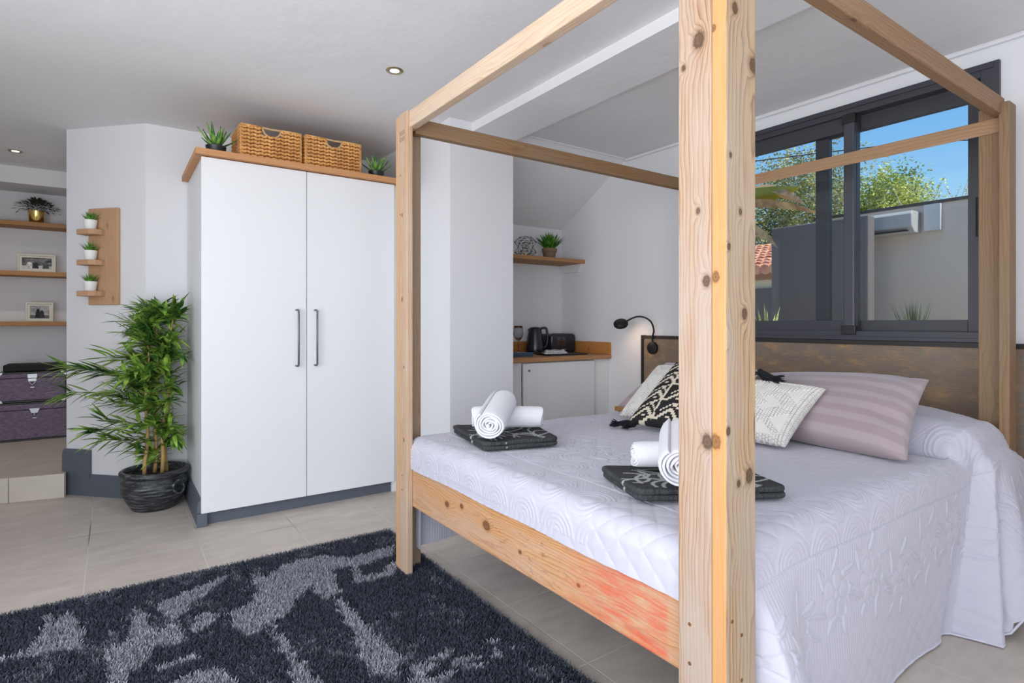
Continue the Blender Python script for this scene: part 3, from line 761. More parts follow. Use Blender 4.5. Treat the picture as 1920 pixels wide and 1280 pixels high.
# =================================================================== HEADBOARD WALL PANEL
def hbstain(m, c):
    v = m.obj()
    n = m.noise(m.map(v, (1, 3.0, 7)), 2.4, 6, .72); n2 = m.noise(v, 9, 3)
    f = m.math('MULTIPLY', m.ramp(n, [(.50, 0), (.68, 1)]), m.ramp(n2, [(.35, .2), (.6, 1)]))
    return m.mix(m.math('MULTIPLY', f, .75), c, lin(186, 146, 96))
W_head = wood('dark_stained_panel', lin(142, 122, 104), lin(106, 90, 76), lin(122, 112, 102), 'Y', .012, knots=.35, greyamt=.7, line=.35, seed=20, stain=hbstain, rough=.4)
hb = thing('headboard_panel', 'long dark-stained wooden panel with black edging fixed to the wall behind the bed', 'headboard', (XH-.015, 1.6, .3))
MB().box((XH-.026, .02, .28), (XH, 2.99, 1.035)).build('board', W_head, hb)
m = MB(); m.box((XH-.034, 2.985, .28), (XH, 3.008, 1.06)); m.box((XH-.034, 0, 1.035), (XH, 2.985, 1.058)); m.box((XH-.034, 0, .28), (XH, .022, 1.035))
m.build('edging', plain('black_edging', lin(34, 30, 28), .5), hb, bevel=.001)
m = MB(); m.rbox((-.006, -.04, -.04), (.002, .04, .04), .003)
so = m.build('wall_socket', blk, None, bevel=.003); so.location = (XH-.029, 2.835, .735)
tag(so, 'small black socket plate on the headboard panel below the reading lamp', 'socket')

# reading lamp
lp = thing('reading_lamp', 'black gooseneck reading lamp fixed to the headboard above the nightstand', 'lamp', (XH-.026, 2.89, .965))
bx = XH-.028
MB().tube([(XH-.026, 2.89, .965), (bx-.004, 2.89, .965), (bx-.020, 2.89, .965), (bx-.024, 2.89, .965)], [.046, .046, .045, .038], 40).build('wall_base', blkm, lp, angle=35)
# arm leaves the base upwards, arcs out over the bed's head
pts = [(bx-.012, 2.888, 1.005), (bx-.014, 2.886, 1.05), (bx-.02, 2.868, 1.09), (bx-.035, 2.865, 1.135), (bx-.055, 2.875, 1.17), (bx-.085, 2.905, 1.195), (bx-.115, 2.945, 1.20), (bx-.145, 2.985, 1.182), (bx-.16, 3.01, 1.165)]
def smooth_pts(P, k=5):
    P = [Vector(p) for p in P]; out = []
    for i in range(len(P)-1):
        p0 = P[max(i-1, 0)]; p1 = P[i]; p2 = P[i+1]; p3 = P[min(i+2, len(P)-1)]
        for j in range(k):
            t = j/k; out.append(.5*((2*p1)+(p2-p0)*t+(2*p0-5*p1+4*p2-p3)*t*t+(3*p1-p0-3*p2+p3)*t**3))
    return out+[P[-1]]
MB().tube(smooth_pts(pts), .0065, 10).build('gooseneck', blkm, lp, smooth=True)
hc = Vector((bx-.185, 3.045, 1.148)); hd = Vector((.42, .30, -.8)).normalized()
m = MB(); m.tube([hc-hd*.020, hc-hd*.016, hc-hd*.006, hc+hd*.010, hc+hd*.016], [.035, .047, .054, .054, .050], 40).build('lamp_head', blkm, lp, angle=40)
m = MB(); m.tube([hc+hd*.0155, hc+hd*.018], .043, 30)
gm = N('lamp_glow'); gm.b.inputs['Emission Color'].default_value = (1, .62, .32, 1); gm.b.inputs['Emission Strength'].default_value = 1.2
m.build('diffuser', gm.m, lp)
l = bpy.data.lights.new('reading_lamp_light', 'SPOT'); lo = bpy.data.objects.new('reading_lamp_light', l); COL.objects.link(lo)
l.energy = 1.1; l.color = (1, .68, .42); l.spot_size = R(150); l.spot_blend = .8; l.shadow_soft_size = .03
lo.location = hc+hd*.03; lo.rotation_euler = Vector((.55, -.25, -.75)).to_track_quat('-Z', 'Y').to_euler()

# nightstands
def nightstand(loc, label, sx=.24, sy=.42):
    t_ = thing('nightstand', label, 'nightstand', loc)
    x, y, z = loc
    MB().box((x, y, .497), (x+sx, y+sy, .530)).build('tabletop', wood('nightstand_oak_%d' % int(y*10), lin(196, 150, 96), lin(150, 104, 62), None, 'Y', .012, knots=.3, line=.5, seed=22), t_, bevel=.003)
    for a in (.02, sx-.045):
        for b in (.02, sy-.045): MB().box((x+a, y+b, 0), (x+a+.025, y+b+.025, .497)).build('leg', blkm, t_)
    m = MB(); m.box((x+.025, y+.03, .14), (x+sx-.025, y+sy-.03, .155)); m.build('lower_shelf', blkm, t_)
    return t_
nightstand((3.075, 2.63, 0), 'small nightstand with oak top and black metal legs beneath the reading lamp')
nightstand((3.09, .245, 0), 'oak-topped nightstand at the right edge of the frame beside the rear bed post', .22, .445)

# =================================================================== WARDROBE
wb = thing('wardrobe', 'tall white two-door wardrobe with an oak top board beside the bamboo plant', 'wardrobe', (1.0, 3.64, 0))
m = MB(); m.box((.412, 3.655, .0), (.436, 4.425, 2.095)); m.box((1.56, 3.655, .0), (1.75, 4.425, 2.095)); m.box((.436, 4.40, .08), (1.56, 4.42, 2.095))
m.box((.436, 3.66, .08), (1.56, 4.40, .10)); m.box((.436, 3.66, 2.075), (1.56, 4.40, 2.095))
m.build('carcass', white_lac, wb, bevel=.001)
MB().box((.43, 3.672, 0), (1.75, 3.69, .082)).build('plinth', skirt_m, wb)
doors = []
for x0, x1 in ((.407, .984), (.988, 1.567)):
    dd = MB().box((x0, 3.63, .076), (x1, 3.652, 2.092)).build('door', white_lac, wb, bevel=.0015); doors.append(dd)
for dd, hx in ((doors[0], .930), (doors[1], 1.042)):
    m = MB(); pts = [(hx-.008, 3.632, 1.232), (hx-.004, 3.605, 1.232), (hx, 3.600, 1.226), (hx, 3.600, .895), (hx-.004, 3.605, .889), (hx-.008, 3.632, .889)]
    m.tube(pts, .0058, 10).build('handle', pewter, dd, smooth=True)
MB().box((.375, 3.595, 2.097), (1.69, 4.38, 2.131)).build('top_board', oak, wb, bevel=.002)
m = MB(); skirt(m, (.412, 3.65), (.412, 4.43), .150, t=.024); m.box((.386, 3.628, 0), (.436, 3.65, .075)); m.build('skirting', skirt_m, wb)

# baskets
def basketmat():
    m = N('woven_water_hyacinth'); v = m.obj()
    n = m.noise(m.map(v, (1, 1, 2)), 40, 4, .6)
    c = m.mix(m.ramp(n, [(.3, 0), (.7, 1)]), lin(196, 130, 66), lin(240, 190, 118))
    c = m.mix(m.ramp(m.noise(v, 9, 2), [(.45, 0), (.7, .5)]), c, lin(160, 92, 46))
    m.col(c); m.rough(.6); m.bump(m.noise(m.map(v, (1, 1, 3)), 160, 2), .4, .003); return m.m
bask = basketmat(); ropem = plain('pale_rope', lin(196, 164, 122), .85, bumpy=.5, scale=400)
def braid_side(m, a, b, zlo, zhi, nrm, notch=True):
    """rows of plaited strands along segment a-b"""
    a = Vector(a); b = Vector(b); L = (b-a).length; d = (b-a)/L; rows = int((zhi-zlo)/.0205); pr_ = (zhi-zlo)/rows; per = .038
    for r in range(rows):
        z = zlo+(r+.5)*pr_
        for ph in (0, .5):
            k = int(L/per); 
            for i in range(-1, k+1):
                s0 = (i+ph+.15)*per; s1 = s0+per*.95
                s0c, s1c = max(s0, 0), min(s1, L)
                if s1c-s0c < .008: continue
                mid = (s0c+s1c)/2/L
                if notch and abs(mid-.5) < .16 and z > zhi-.052+.7*abs(mid-.5)**1.0*.15: continue
                up = 1 if ph == 0 else -1
                p = [a+d*s0c+Vector((0, 0, z-up*.0075)), a+d*(s0c+s1c)/2+Vector((0, 0, z))+Vector(nrm)*.004, a+d*s1c+Vector((0, 0, z+up*.0075))]
                m.tube(p, [.0035, .0095, .0035], 7)
def basket(x0, x1, y0, y1, z0, z1, label, bulge=0):
    t_ = thing('storage_basket', label, 'basket', ((x0+x1)/2, (y0+y1)/2, z0), 'woven baskets on the wardrobe')
    m = MB()
    braid_side(m, (x0, y0, 0), (x1, y0, 0), z0+.004, z1, (0, -1, 0)); braid_side(m, (x1, y1, 0), (x0, y1, 0), z0+.004, z1, (0, 1, 0))
    braid_side(m, (x0, y1, 0), (x0, y0, 0), z0+.004, z1, (-1, 0, 0), False); braid_side(m, (x1, y0, 0), (x1, y1, 0), z0+.004, z1, (1, 0, 0), False)
    for x in (x0, x1):
        for y in (y0, y1): m.tube([(x, y, z0), (x, y, z1)], .007, 8)
    hw = (x1-x0)*.16; xc = (x0+x1)/2
    for y in (y0, y1):
        m.tube([(x0, y, z1), (xc-hw, y, z1)], .006, 8); m.tube([(xc+hw, y, z1), (x1, y, z1)], .006, 8)
    for x in (x0, x1): m.tube([(x, y0, z1), (x, y1, z1)], .006, 8)
    m.build('woven_wall', bask, t_, smooth=True)
    m = MB(); g_ = .006
    m.box((x0+g_, y0+g_, z0), (x1-g_, y1-g_, z0+.006)); m.box((x0+g_-.002, y0+.003, z0), (x0+g_, y1-.003, z1-.01)); m.box((x1-g_, y0+.003, z0), (x1-g_+.002, y1-.003, z1-.01))
    m.box((x0+g_, y1-g_, z0), (x1-g_, y1-g_+.002, z1-.055)); m.box((x0+g_, y0+g_-.002, z0), (x1-g_, y0+g_, z1-.055))
    m.box((x0+g_, y0+g_-.002, z1-.056), (xc-hw, y0+g_, z1-.01)); m.box((xc+hw, y0+g_-.002, z1-.056), (x1-g_, y0+g_, z1-.01))
    m.build('lining', plain('basket_core', lin(150, 92, 48), .9), t_)
    for y, h in ((y0, 0), (y1, bulge)):
        pts = [(xc-hw, y, z1-.002), (xc-hw*.6, y, z1+h*.7-.003), (xc, y, z1+h-.004), (xc+hw*.6, y, z1+h*.7-.003), (xc+hw, y, z1-.002)]
        MB().tube(smooth_pts(pts, 5), .0065 if not h else .010, 8).build('handle', ropem, t_, smooth=True)
        if h == 0:
            pts = [(xc-hw, y-.002, z1-.004), (xc-hw*.75, y-.003, z1-.034), (xc-hw*.3, y-.003, z1-.05), (xc+hw*.3, y-.003, z1-.05), (xc+hw*.75, y-.003, z1-.034), (xc+hw, y-.002, z1-.004)]
            MB().tube(smooth_pts(pts, 4), .0055, 8).build('handle', ropem, t_, smooth=True)
basket(.618, .960, 3.665, 3.94, 2.1315, 2.328, 'woven golden water-hyacinth basket on the wardrobe, left of the pair')
basket(.990, 1.342, 3.665, 3.94, 2.1315, 2.330, 'woven water-hyacinth basket on the wardrobe with its rope handle standing up, right of the pair', .03)

# aloes
aloe_m = leafmat('aloe_leaf', lin(44, 92, 40), lin(120, 160, 70), 25)
def aloe(loc, label, s=1, seed=1):
    t_ = thing('potted_aloe', label, 'potted plant', loc, 'aloe plants on the wardrobe'); x, y, z = loc; rg = random.Random(seed)
    MB().lathe([(.0, .0), (.044*s, 0), (.051*s, .012), (.053*s, .036), (.055*s, .040), (.055*s, .046), (.049*s, .046), (.047*s, .036), (0, .034)], loc, 28).build('pot', blk, t_, angle=40)
    m = MB()
    for i in range(15):
        a = i*2.399+rg.uniform(-.2, .2); tl = .18+.075*i
        d = (math.cos(a)*(1.15-tl*.75), math.sin(a)*(1.15-tl*.75), .45+tl*.6)
        if i > 12: d = (d[0]*.3, d[1]*.3, 1)
        b = (x+math.cos(a)*.012, y+math.sin(a)*.012, z+.036)
        L = rg.uniform(.115, .145)*s
        m.leaf(b, d, (0, 0, 1), L, .03*s, -.12 if i < 9 else 0, .5, 6, 1)
    o = m.build('leaves', aloe_m, t_, smooth=True)
    q = o.modifiers.new('solid', 'SOLIDIFY'); q.thickness = .004; q.offset = -1
    return t_
aloe((.49, 3.70, 2.1315), 'spiky aloe in a black pot on the wardrobe, left of the baskets', 1.0, 2)
aloe((1.462, 3.69, 2.1315), 'spiky aloe in a black pot on the wardrobe, right of the baskets', .95, 5)

# =================================================================== WALL PLANTER with three pots
nA = Vector((-fd.y, fd.x)) * -1          # normal of the angled wall pointing into the room
if nA.dot(Vector((0, 0))-A0) < 0: nA = -nA
def wpt(q, off, z): p = A0+fd*q+nA*off; return (p.x, p.y, z)
def wbox(m, q0, q1, o0, o1, z0, z1):
    P = [wpt(q0, o0, 0)[:2], wpt(q1, o0, 0)[:2], wpt(q1, o1, 0)[:2], wpt(q0, o1, 0)[:2]]
    m.prism(P, z0, z1)
# solve board extent on the wall
q0, q1 = .200, .434
pl_ = thing('wall_planter_shelf', 'wooden wall board with three little ledges hung on the angled white wall', 'wall shelf', wpt((q0+q1)/2, .002, 1.27))
m = MB(); wbox(m, q0, q1, .001, .024, 1.272, 1.912); m.build('back_board', W_plaque, pl_, bevel=.006)
grass_m = leafmat('grass_tuft', lin(52, 110, 36), lin(120, 178, 70), 30)
potw = plain('white_ceramic', (.82, .82, .8, 1), .35)
qs = q0+.062
for k, zt_ in enumerate((1.765, 1.565, 1.362)):
    m = MB()
    P = []
    for i in range(9):
        a = R(180+180*i/8)
    q_a, q_b, dp = q0-.012, q0+.135, .105
    poly = [wpt(q_a, .024, 0)[:2], wpt(q_a, dp-.012, 0)[:2], wpt(q_a+.012, dp, 0)[:2], wpt(q_b-.045, dp, 0)[:2], wpt(q_b-.012, dp-.02, 0)[:2], wpt(q_b, dp-.055, 0)[:2], wpt(q_b, .024, 0)[:2]]
    m.prism(poly, zt_-.034, zt_); m.build('ledge', W_plaque, pl_, bevel=.003)
    c = wpt(qs, .062, zt_); wh = ('topmost', 'middle', 'lowest')[k]
    t_ = thing('potted_grass', 'green grass tuft in a small white pot on the %s ledge of the wall board' % wh, 'potted plant', c, 'small grass pots on the wall board')
    MB().lathe([(0, .0005), (.029, .0005), (.031, .003), (.0395, .060), (.0395, .063), (.036, .063), (.034, .055), (0, .053)], c, 28).build('pot', potw, t_, angle=40)
    m = MB(); rg = random.Random(10+k)
    for i in range(70):
        a = rg.uniform(0, 6.28); tl = rg.random()**.7
        d = (math.cos(a)*tl*.95, math.sin(a)*tl*.95, 1)
        m.leaf((c[0]+math.cos(a)*.018*tl, c[1]+math.sin(a)*.018*tl, c[2]+.052), d, (0, 0, 1), rg.uniform(.05, .085), .009, .12, .3, 3, 1)
    m.build('grass', grass_m, t_)

# =================================================================== BAMBOO
bc = (.215, 4.215)
bam = thing('potted_bamboo', 'tall leafy artificial bamboo in a black glazed urn beside the wardrobe', 'potted plant', (bc[0], bc[1], 0))
potm = N('black_glazed_ribbed'); v = potm.obj()
w_ = potm.n('TexWave', wave_type='BANDS', bands_direction='Z'); potm.set(w_.inputs['Vector'], v); w_.inputs['Scale'].default_value = 16; w_.inputs['Distortion'].default_value = 2.5; w_.inputs['Detail'].default_value = 3
n_ = potm.noise(potm.map(v, (1, 1, 5)), 14, 5, .7)
potm.col(potm.mix(potm.ramp(n_, [(.5, 0), (.72, 1)]), lin(38, 40, 43), lin(128, 132, 136))); potm.rough(.38); potm.bump(potm.math('ADD', w_.outputs[0], n_), .5, .006)
MB().lathe([(0, 0), (.118, 0), (.128, .012), (.152, .05), (.176, .10), (.182, .14), (.176, .178), (.163, .200), (.164, .205), (.182, .212), (.190, .222), (.189, .236), (.180, .243), (.168, .243), (.160, .232), (.158, .2), (0, .195)], (bc[0], bc[1], 0), 64).build('urn', potm.m, bam, angle=60)
MB().lathe([(0, .206), (.08, .21), (.159, .202)], (bc[0], bc[1], 0), 24).build('soil', plain('dark_moss', lin(38, 34, 28), .95, bumpy=.8, scale=120), bam)
# ring handle on the side towards the room
ang = math.atan2(-bc[1], -bc[0])+R(38)
rc = Vector((bc[0]+math.cos(ang)*.197, bc[1]+math.sin(ang)*.197, .142)); tt = Vector((-math.sin(ang), math.cos(ang), 0)); nn = Vector((math.cos(ang), math.sin(ang), 0))
m = MB(); pts = [rc+tt*.036*math.cos(a)+Vector((0, 0, 1))*.036*math.sin(a)+nn*(.004-.010*math.sin(a)) for a in [2*math.pi*i/28 for i in range(29)]]
m.tube(pts, .0075, 10, cap=False); m.tube([rc+Vector((0, 0, .035))-nn*.03, rc+Vector((0, 0, .042))+nn*.012], .013, 10)
m.build('ring_handle', potm.m, bam, smooth=True)
cane_m = plain('bamboo_cane', lin(186, 150, 96), .5, var=.3, scale=120)
rg = random.Random(21); leafs = MB(); twig = MB()
canes = []
for (dx, dy, tx, ty, h) in ((.03, -.03, .10, -.06, 1.30), (-.05, -.02, -.035, .0, 1.12), (.06, .02, .075, .03, 1.16), (.0, .04, .02, .02, 1.25)):
    P = [Vector((bc[0]+dx+(tx-dx)*(i/10)+.008*math.sin(i*1.3+dx*40), bc[1]+dy+(ty-dy)*(i/10), .2+(h-.2)*i/10)) for i in range(11)]
    m = MB(); m.tube(P, [.0125-.0008*i for i in range(11)], 10)
    for i in range(1, 10): m.tube([P[i]-Vector((0, 0, .004)), P[i]+Vector((0, 0, .004))], .0138-.0008*i, 10)
    m.build('cane', cane_m, bam, smooth=True); canes.append(P)
def leaf_cluster(base, d, n, Lr=(.11, .175)):
    d = Vector(d).normalized()
    for i in range(n):
        sp_ = rg.uniform(.25, .95); az_ = rg.uniform(0, 6.28)
        a = d.cross(Vector((.3, .2, 1))).normalized(); b = d.cross(a)
        dd = (d+(a*math.cos(az_)+b*math.sin(az_))*sp_*.8+Vector((0, 0, rg.uniform(-.15, .35)))).normalized()
        L_ = rg.uniform(*Lr); p_ = Vector(base)-d*rg.uniform(-.01, .08)
        e = p_+dd*L_
        # keep the foliage clear of the walls and the wardrobe
        if e.y > 4.405 or e.x > .405 or (e.x+e.y) > 4.575: continue
        leafs.leaf(p_, dd, (rg.uniform(-.4, .4), rg.uniform(-.4, .4), 1), L_, rg.uniform(.019, .027), rg.uniform(.0, .35), .25, 5)
def branch(p, d, L_, n):
    d = Vector(d).normalized(); pts = [Vector(p)+d*L_*t+Vector((0, 0, .05*L_*math.sin(t*3)-.12*L_*t*t)) for t in (0, .25, .5, .75, 1)]
    e = pts[-1]
    if e.y > 4.36 or e.x > .36 or (e.x+e.y) > 4.52:
        s_ = .55; pts = [pts[0]+(q-pts[0])*s_ for q in pts]
    twig.tube(pts, [.003, .0026, .0022, .0018, .0012], 5)
    for k, q in enumerate(pts[1:]):
        leaf_cluster(q, (pts[-1]-pts[0]), n if k == 3 else n-2)
rows = [(.30, .20, 7), (.40, .24, 9), (.50, .27, 14), (.62, .28, 15), (.72, .27, 14), (.80, .26, 16), (.89, .25, 16), (.98, .23, 16), (1.06, .21, 14), (1.14, .17, 13), (1.21, .12, 11), (1.27, .07, 9)]
for z, r_, n in rows:
    for i in range(n):
        a = rg.uniform(0, 6.28); P = rg.choice(canes)
        t_ = min(.999, (z-.2)/(P[-1].z-.2)); k = int(t_*10); b_ = P[min(10, k)].copy(); b_.z = z+rg.uniform(-.04, .04)
        b_.z = min(b_.z, P[-1].z)
        L_ = r_*rg.uniform(.45, 1.0)
        branch(b_, (math.cos(a), math.sin(a), rg.uniform(.15, .7)), L_, rg.choice((4, 5, 6)))
# two long side sprays reaching left over the skirting
for z, L_, dz, dr in ((.84, .42, .10, (-.80, -.02)), (.72, .40, .05, (-.72, .05)), (.52, .30, .0, (-.6, -.1)), (.42, .26, .12, (-.5, -.25)), (.78, .34, .25, (-.75, -.2))):
    d_ = Vector((dr[0], dr[1], dz)).normalized(); b_ = Vector((bc[0]-.03, bc[1]-.03, z)); pts = [b_+d_*L_*t for t in (0, .3, .55, .75, .9, 1)]
    pts = [p_ if (p_.x+p_.y) < 4.50 else Vector((p_.x-(p_.x+p_.y-4.50)/2, p_.y-(p_.x+p_.y-4.50)/2, p_.z)) for p_ in pts]
    twig.tube(pts, .002, 5)
    for q in pts[2:]: leaf_cluster(q, d_, 6, (.11, .18))
bl = N('bamboo_leaf'); v = bl.obj(); bl.col(bl.mix(bl.ramp(bl.noise(v, 11, 2), [(.38, 0), (.62, 1)]), lin(52, 96, 38), lin(160, 196, 84))); bl.rough(.42)
leafs.build('foliage', bl.m, bam, smooth=True); twig.build('twigs', leafmat('twig_green', lin(90, 110, 50), lin(110, 120, 60)), bam)

# =================================================================== ALCOVE at the far left
for k, (z, lab) in enumerate(((2.03, 'rustic wooden shelf in the far alcove carrying the brass-potted plant, the topmost'), (1.60, 'rustic wooden shelf in the far alcove carrying the wide photo frame'), (1.166, 'rustic wooden shelf in the far alcove carrying the small square photo frame, the lowest'))):
    o = plank('wall_shelf', (-2.3, 6.42, z-.038), (-.262, 6.668, z), W_shelf, None); tag(o, lab, 'shelf', 'alcove wall shelves')
def photo_frame(xc, y, z, w, h, lab, seed, rz):
    t_ = thing('photo_frame', lab, 'photo frame', (xc, y, z+.001), 'photos in the alcove', rz)
    m = MB(); b = .014
    for a in ((-w/2, -w/2+b, 0, h), (w/2-b, w/2, 0, h), (-w/2+b, w/2-b, 0, b), (-w/2+b, w/2-b, h-b, h)): m.box((a[0], -.01, a[2]), (a[1], .014, a[3]))
    o1 = m.build('frame', plain('cream_frame', lin(206, 200, 186), .5), t_, local=True, bevel=.002)
    MB().box((-w/2+b, -.002, b), (w/2-b, .012, h-b)).build('mount', plain('mount_card', lin(214, 210, 198), .8), t_, local=True)
    n = 90; u, v_ = np.meshgrid(np.linspace(0, 1, n), np.linspace(0, 1, n), indexing='ij'); rng = np.random.RandomState(seed)
    def smooth(k):
        g_ = rng.rand(k+2, k+2); a = u*k; b = v_*k; i = a.astype(int); j = b.astype(int); fa = a-i; fb = b-j; fa = fa*fa*(3-2*fa); fb = fb*fb*(3-2*fb)
        return (g_[i, j]*(1-fa)+g_[i+1, j]*fa)*(1-fb)+(g_[i, j+1]*(1-fa)+g_[i+1, j+1]*fa)*fb
    f = .5*smooth(6)+.3*smooth(15)+.25*smooth(30)
    def figure(cx, s, f, tone):
        body = (np.abs(u-cx) < s*.16*(1-.5*np.clip((v_-.1)/.6, 0, 1))) & (v_ < .62*s+.05) & (v_ > .05); head = np.hypot(u-cx, (v_-.70*s)*1.1) < .07*s
        return np.where(body | head, tone*(.6+.8*smooth(20)), f)
    if seed == 2:
        f = .25+.5*f*(v_ > .25); f = figure(.42, 1.0, f, .07); f = figure(.62, .85, f, .12)
    else:
        f = np.where(v_ < .3, .55+.25*f, f*.55); f = figure(.25, .8, f, .75); f = figure(.45, .7, f, .12); f = figure(.8, .75, f, .2)
    c4 = np.ones((n, n, 4)); c4[..., :3] = np.clip(f, .02, .9)[..., None]**1.6
    iw, ih = w-2*b-.03, h-2*b-.028
    V = np.stack([-iw/2+u*iw, np.full_like(u, -.0035), b+.012+v_*ih], -1).reshape(-1, 3); idx = np.arange(n*n).reshape(n, n)
    F = np.stack([idx[:-1, :-1], idx[1:, :-1], idx[1:, 1:], idx[:-1, 1:]], -1).reshape(-1, 4)
    link('photograph', npmesh('photo', V, F, c4.reshape(-1, 4)), attr_mat('photo_print_%d' % seed, .4), t_)
    m = MB(); m.add([(-.02, .014, h*.7), (.02, .014, h*.7), (.02, .07, 0), (-.02, .07, 0), (-.02, .018, h*.7), (.02, .018, h*.7), (.02, .075, 0), (-.02, .075, 0)], [(0, 1, 2, 3), (7, 6, 5, 4), (0, 3, 7, 4), (1, 5, 6, 2), (0, 4, 5, 1), (3, 2, 6, 7)]).build('easel_strut', blk, t_, local=True)
photo_frame(-.548, 6.50, 1.60, .262, .155, 'wide cream-framed black and white photograph on the middle alcove shelf', 1, R(-4))
photo_frame(-.53, 6.50, 1.166, .192, .168, 'small squarish cream-framed dark photograph on the lowest alcove shelf', 2, R(-6))
gp = thing('potted_plant', 'dark leafy plant in a shiny gold pot on the top alcove shelf', 'potted plant', (-.552, 6.50, 2.031))
MB().lathe([(0, 0), (.046, 0), (.050, .004), (.062, .100), (.062, .104), (.058, .104), (.056, .09), (0, .088)], (-.552, 6.50, 2.031), 32).build('pot', brass, gp, angle=40)
m = MB(); rg = random.Random(4)
for i in range(420):
    a = rg.uniform(0, 6.28); el = rg.uniform(-.15, 1.3); rr_ = rg.uniform(.02, .15)
    p_ = Vector((-.552+math.cos(a)*rr_*math.cos(el), 6.50+math.sin(a)*rr_*math.cos(el)*.8, 2.135+.10*math.sin(max(el, -.3))*(1-rr_*2.2)+.01))
    if p_.y > 6.62: continue
    d_ = Vector((math.cos(a)*.8, math.sin(a)*.8, math.sin(el)*1.0+rg.uniform(-.3, .3)))
    m.leaf(p_, d_, (0, 0, 1), rg.uniform(.025, .045), .014, .2, .3, 3)
m.build('foliage', leafmat('dark_foliage', lin(38, 44, 32), lin(74, 84, 62)), gp)
# trunks
def trunkmat():
    m = N('aubergine_woven_covering'); v = m.obj(); n = m.noise(m.map(v, (14, 14, 90)), 2.5, 4, .6)
    m.col(m.mix(m.ramp(n, [(.3, 0), (.7, 1)]), lin(78, 66, 86), lin(136, 118, 140))); m.rough(.65); m.bump(n, .3, .002); return m.m
trm = trunkmat()
def trunk(x0, x1, y0, y1, z0, z1, lab, kind):
    t_ = thing('storage_chest', lab, 'trunk', ((x0+x1)/2, (y0+y1)/2, z0), 'stacked trunks in the alcove'); lid = z0+(z1-z0)*.80
    MB().box((x0, y0, z0+.014), (x1, y1, lid-.002)).build('body', trm, t_, bevel=.006)
    MB().box((x0-.002, y0-.002, lid+.001), (x1+.002, y1+.002, z1-.012)).build('lid', trm, t_, bevel=.006)
    m = MB(); m.box((x0-.003, y0-.004, z0), (x1+.003, y1+.003, z0+.014)); m.build('base_binding', blk, t_, bevel=.003); m = MB(); m.box((x0-.004, y0-.004, z1-.012), (x1+.004, y1+.003, z1)); m.build('lid_binding', blk, t_, bevel=.003)
    xc = (x0+x1)/2; ym = y0-.003
    m = MB()
    if kind == 0:
        m.box((xc-.032, ym-.005, lid), (xc+.032, ym, lid+.034)); m.box((xc-.028, ym-.008, lid-.03), (xc+.028, ym-.002, lid-.004)); m.tube([(xc-.02, ym-.008, lid-.035), (xc, ym-.01, lid-.06), (xc+.02, ym-.008, lid-.035)], .006, 8); m.box((xc-.014, ym-.004, lid-.085), (xc+.014, ym, lid-.075))
    else:
        m.prism([(xc-.036, lid+.012), (xc+.036, lid+.012), (xc+.02, lid-.028), (xc-.02, lid-.028)], ym-.006, ym, 'y'); m.tube([(xc, ym-.009, lid-.028), (xc, ym-.009, lid-.05)], .010, 10); m.box((xc-.014, ym-.004, lid-.075), (xc+.014, ym, lid-.066))
    m.build('latch', steel, t_, bevel=.001)
    m = MB()
    for x in ((x0, 1), (x1, -1)):
        for z in ((z0, 1), (z1, -1)):
            if kind == 1: continue
            m = MB()
            P = [(x[0]-.005*x[1], z[0])]+[(x[0]+x[1]*.028*math.cos(R(a)), z[0]+z[1]*.028*math.sin(R(a))) for a in (0, 22, 45, 68, 90)]
            if x[1]*z[1] < 0: P = P[::-1]
            m.prism(P, y0-.007, y0-.003, 'y'); m.box((min(x[0]-.006*x[1], x[0]), y0-.007, min(z[0], z[0]+.035*z[1])), (max(x[0]-.006*x[1], x[0]), y0+.04, max(z[0], z[0]+.035*z[1])))
            m.build('corner_guard', steel, t_)
    return t_
trunk(-.79, -.31, 6.33, 6.655, .1535, .478, 'large aubergine fabric trunk at the bottom of the alcove stack', 1)
trunk(-.785, -.345, 6.34, 6.655, .480, .736, 'aubergine fabric trunk with steel corners lying on the larger one', 0)
o = MB().rbox((-.76, 6.37, .7365), (-.36, 6.64, .798), .02).build('folded_case', plain('black_fabric', lin(24, 25, 28), .8), None, bevel=.012); tag(o, 'flat black case lying on top of the stacked trunks', 'case')

# downlights
def downlight(x, y, lab):
    t_ = thing('downlight', lab, 'ceiling light', (x, y, H), 'recessed ceiling lights')
    MB().lathe([(.030, .0), (.030, -.004), (.040, -.006), (.044, -.003), (.044, 0)], (x, y, H), 36).build('ring', plain('brushed_brass_ring', lin(176, 160, 120), .35, 1), t_, angle=40)
    em = N('downlight_glow'); em.b.inputs['Emission Color'].default_value = (1, .93, .78, 1); em.b.inputs['Emission Strength'].default_value = 3
    MB().tube([(x, y, H-.001), (x, y, H-.003)], .024, 24).build('lens', em.m, t_)
    MB().lathe([(.024, -.003), (.030, -.004)], (x, y, H), 30).build('reflector', steel, t_)
def downlight_lamp(x, y, e):
    l = bpy.data.lights.new('downlight_lamp', 'SPOT'); o = bpy.data.objects.new('downlight_lamp', l); COL.objects.link(o)
    l.energy = e; l.color = (1, .93, .84); l.spot_size = R(130); l.spot_blend = 1; l.shadow_soft_size = .03; o.location = (x, y, H-.012)
downlight_lamp(1.195, 2.764, 6); downlight_lamp(-.608, 5.71, 22)
downlight(1.195, 2.764, 'recessed round ceiling spotlight with brass ring above the bed foot')
downlight(-.608, 5.71, 'recessed round ceiling spotlight over the far alcove')

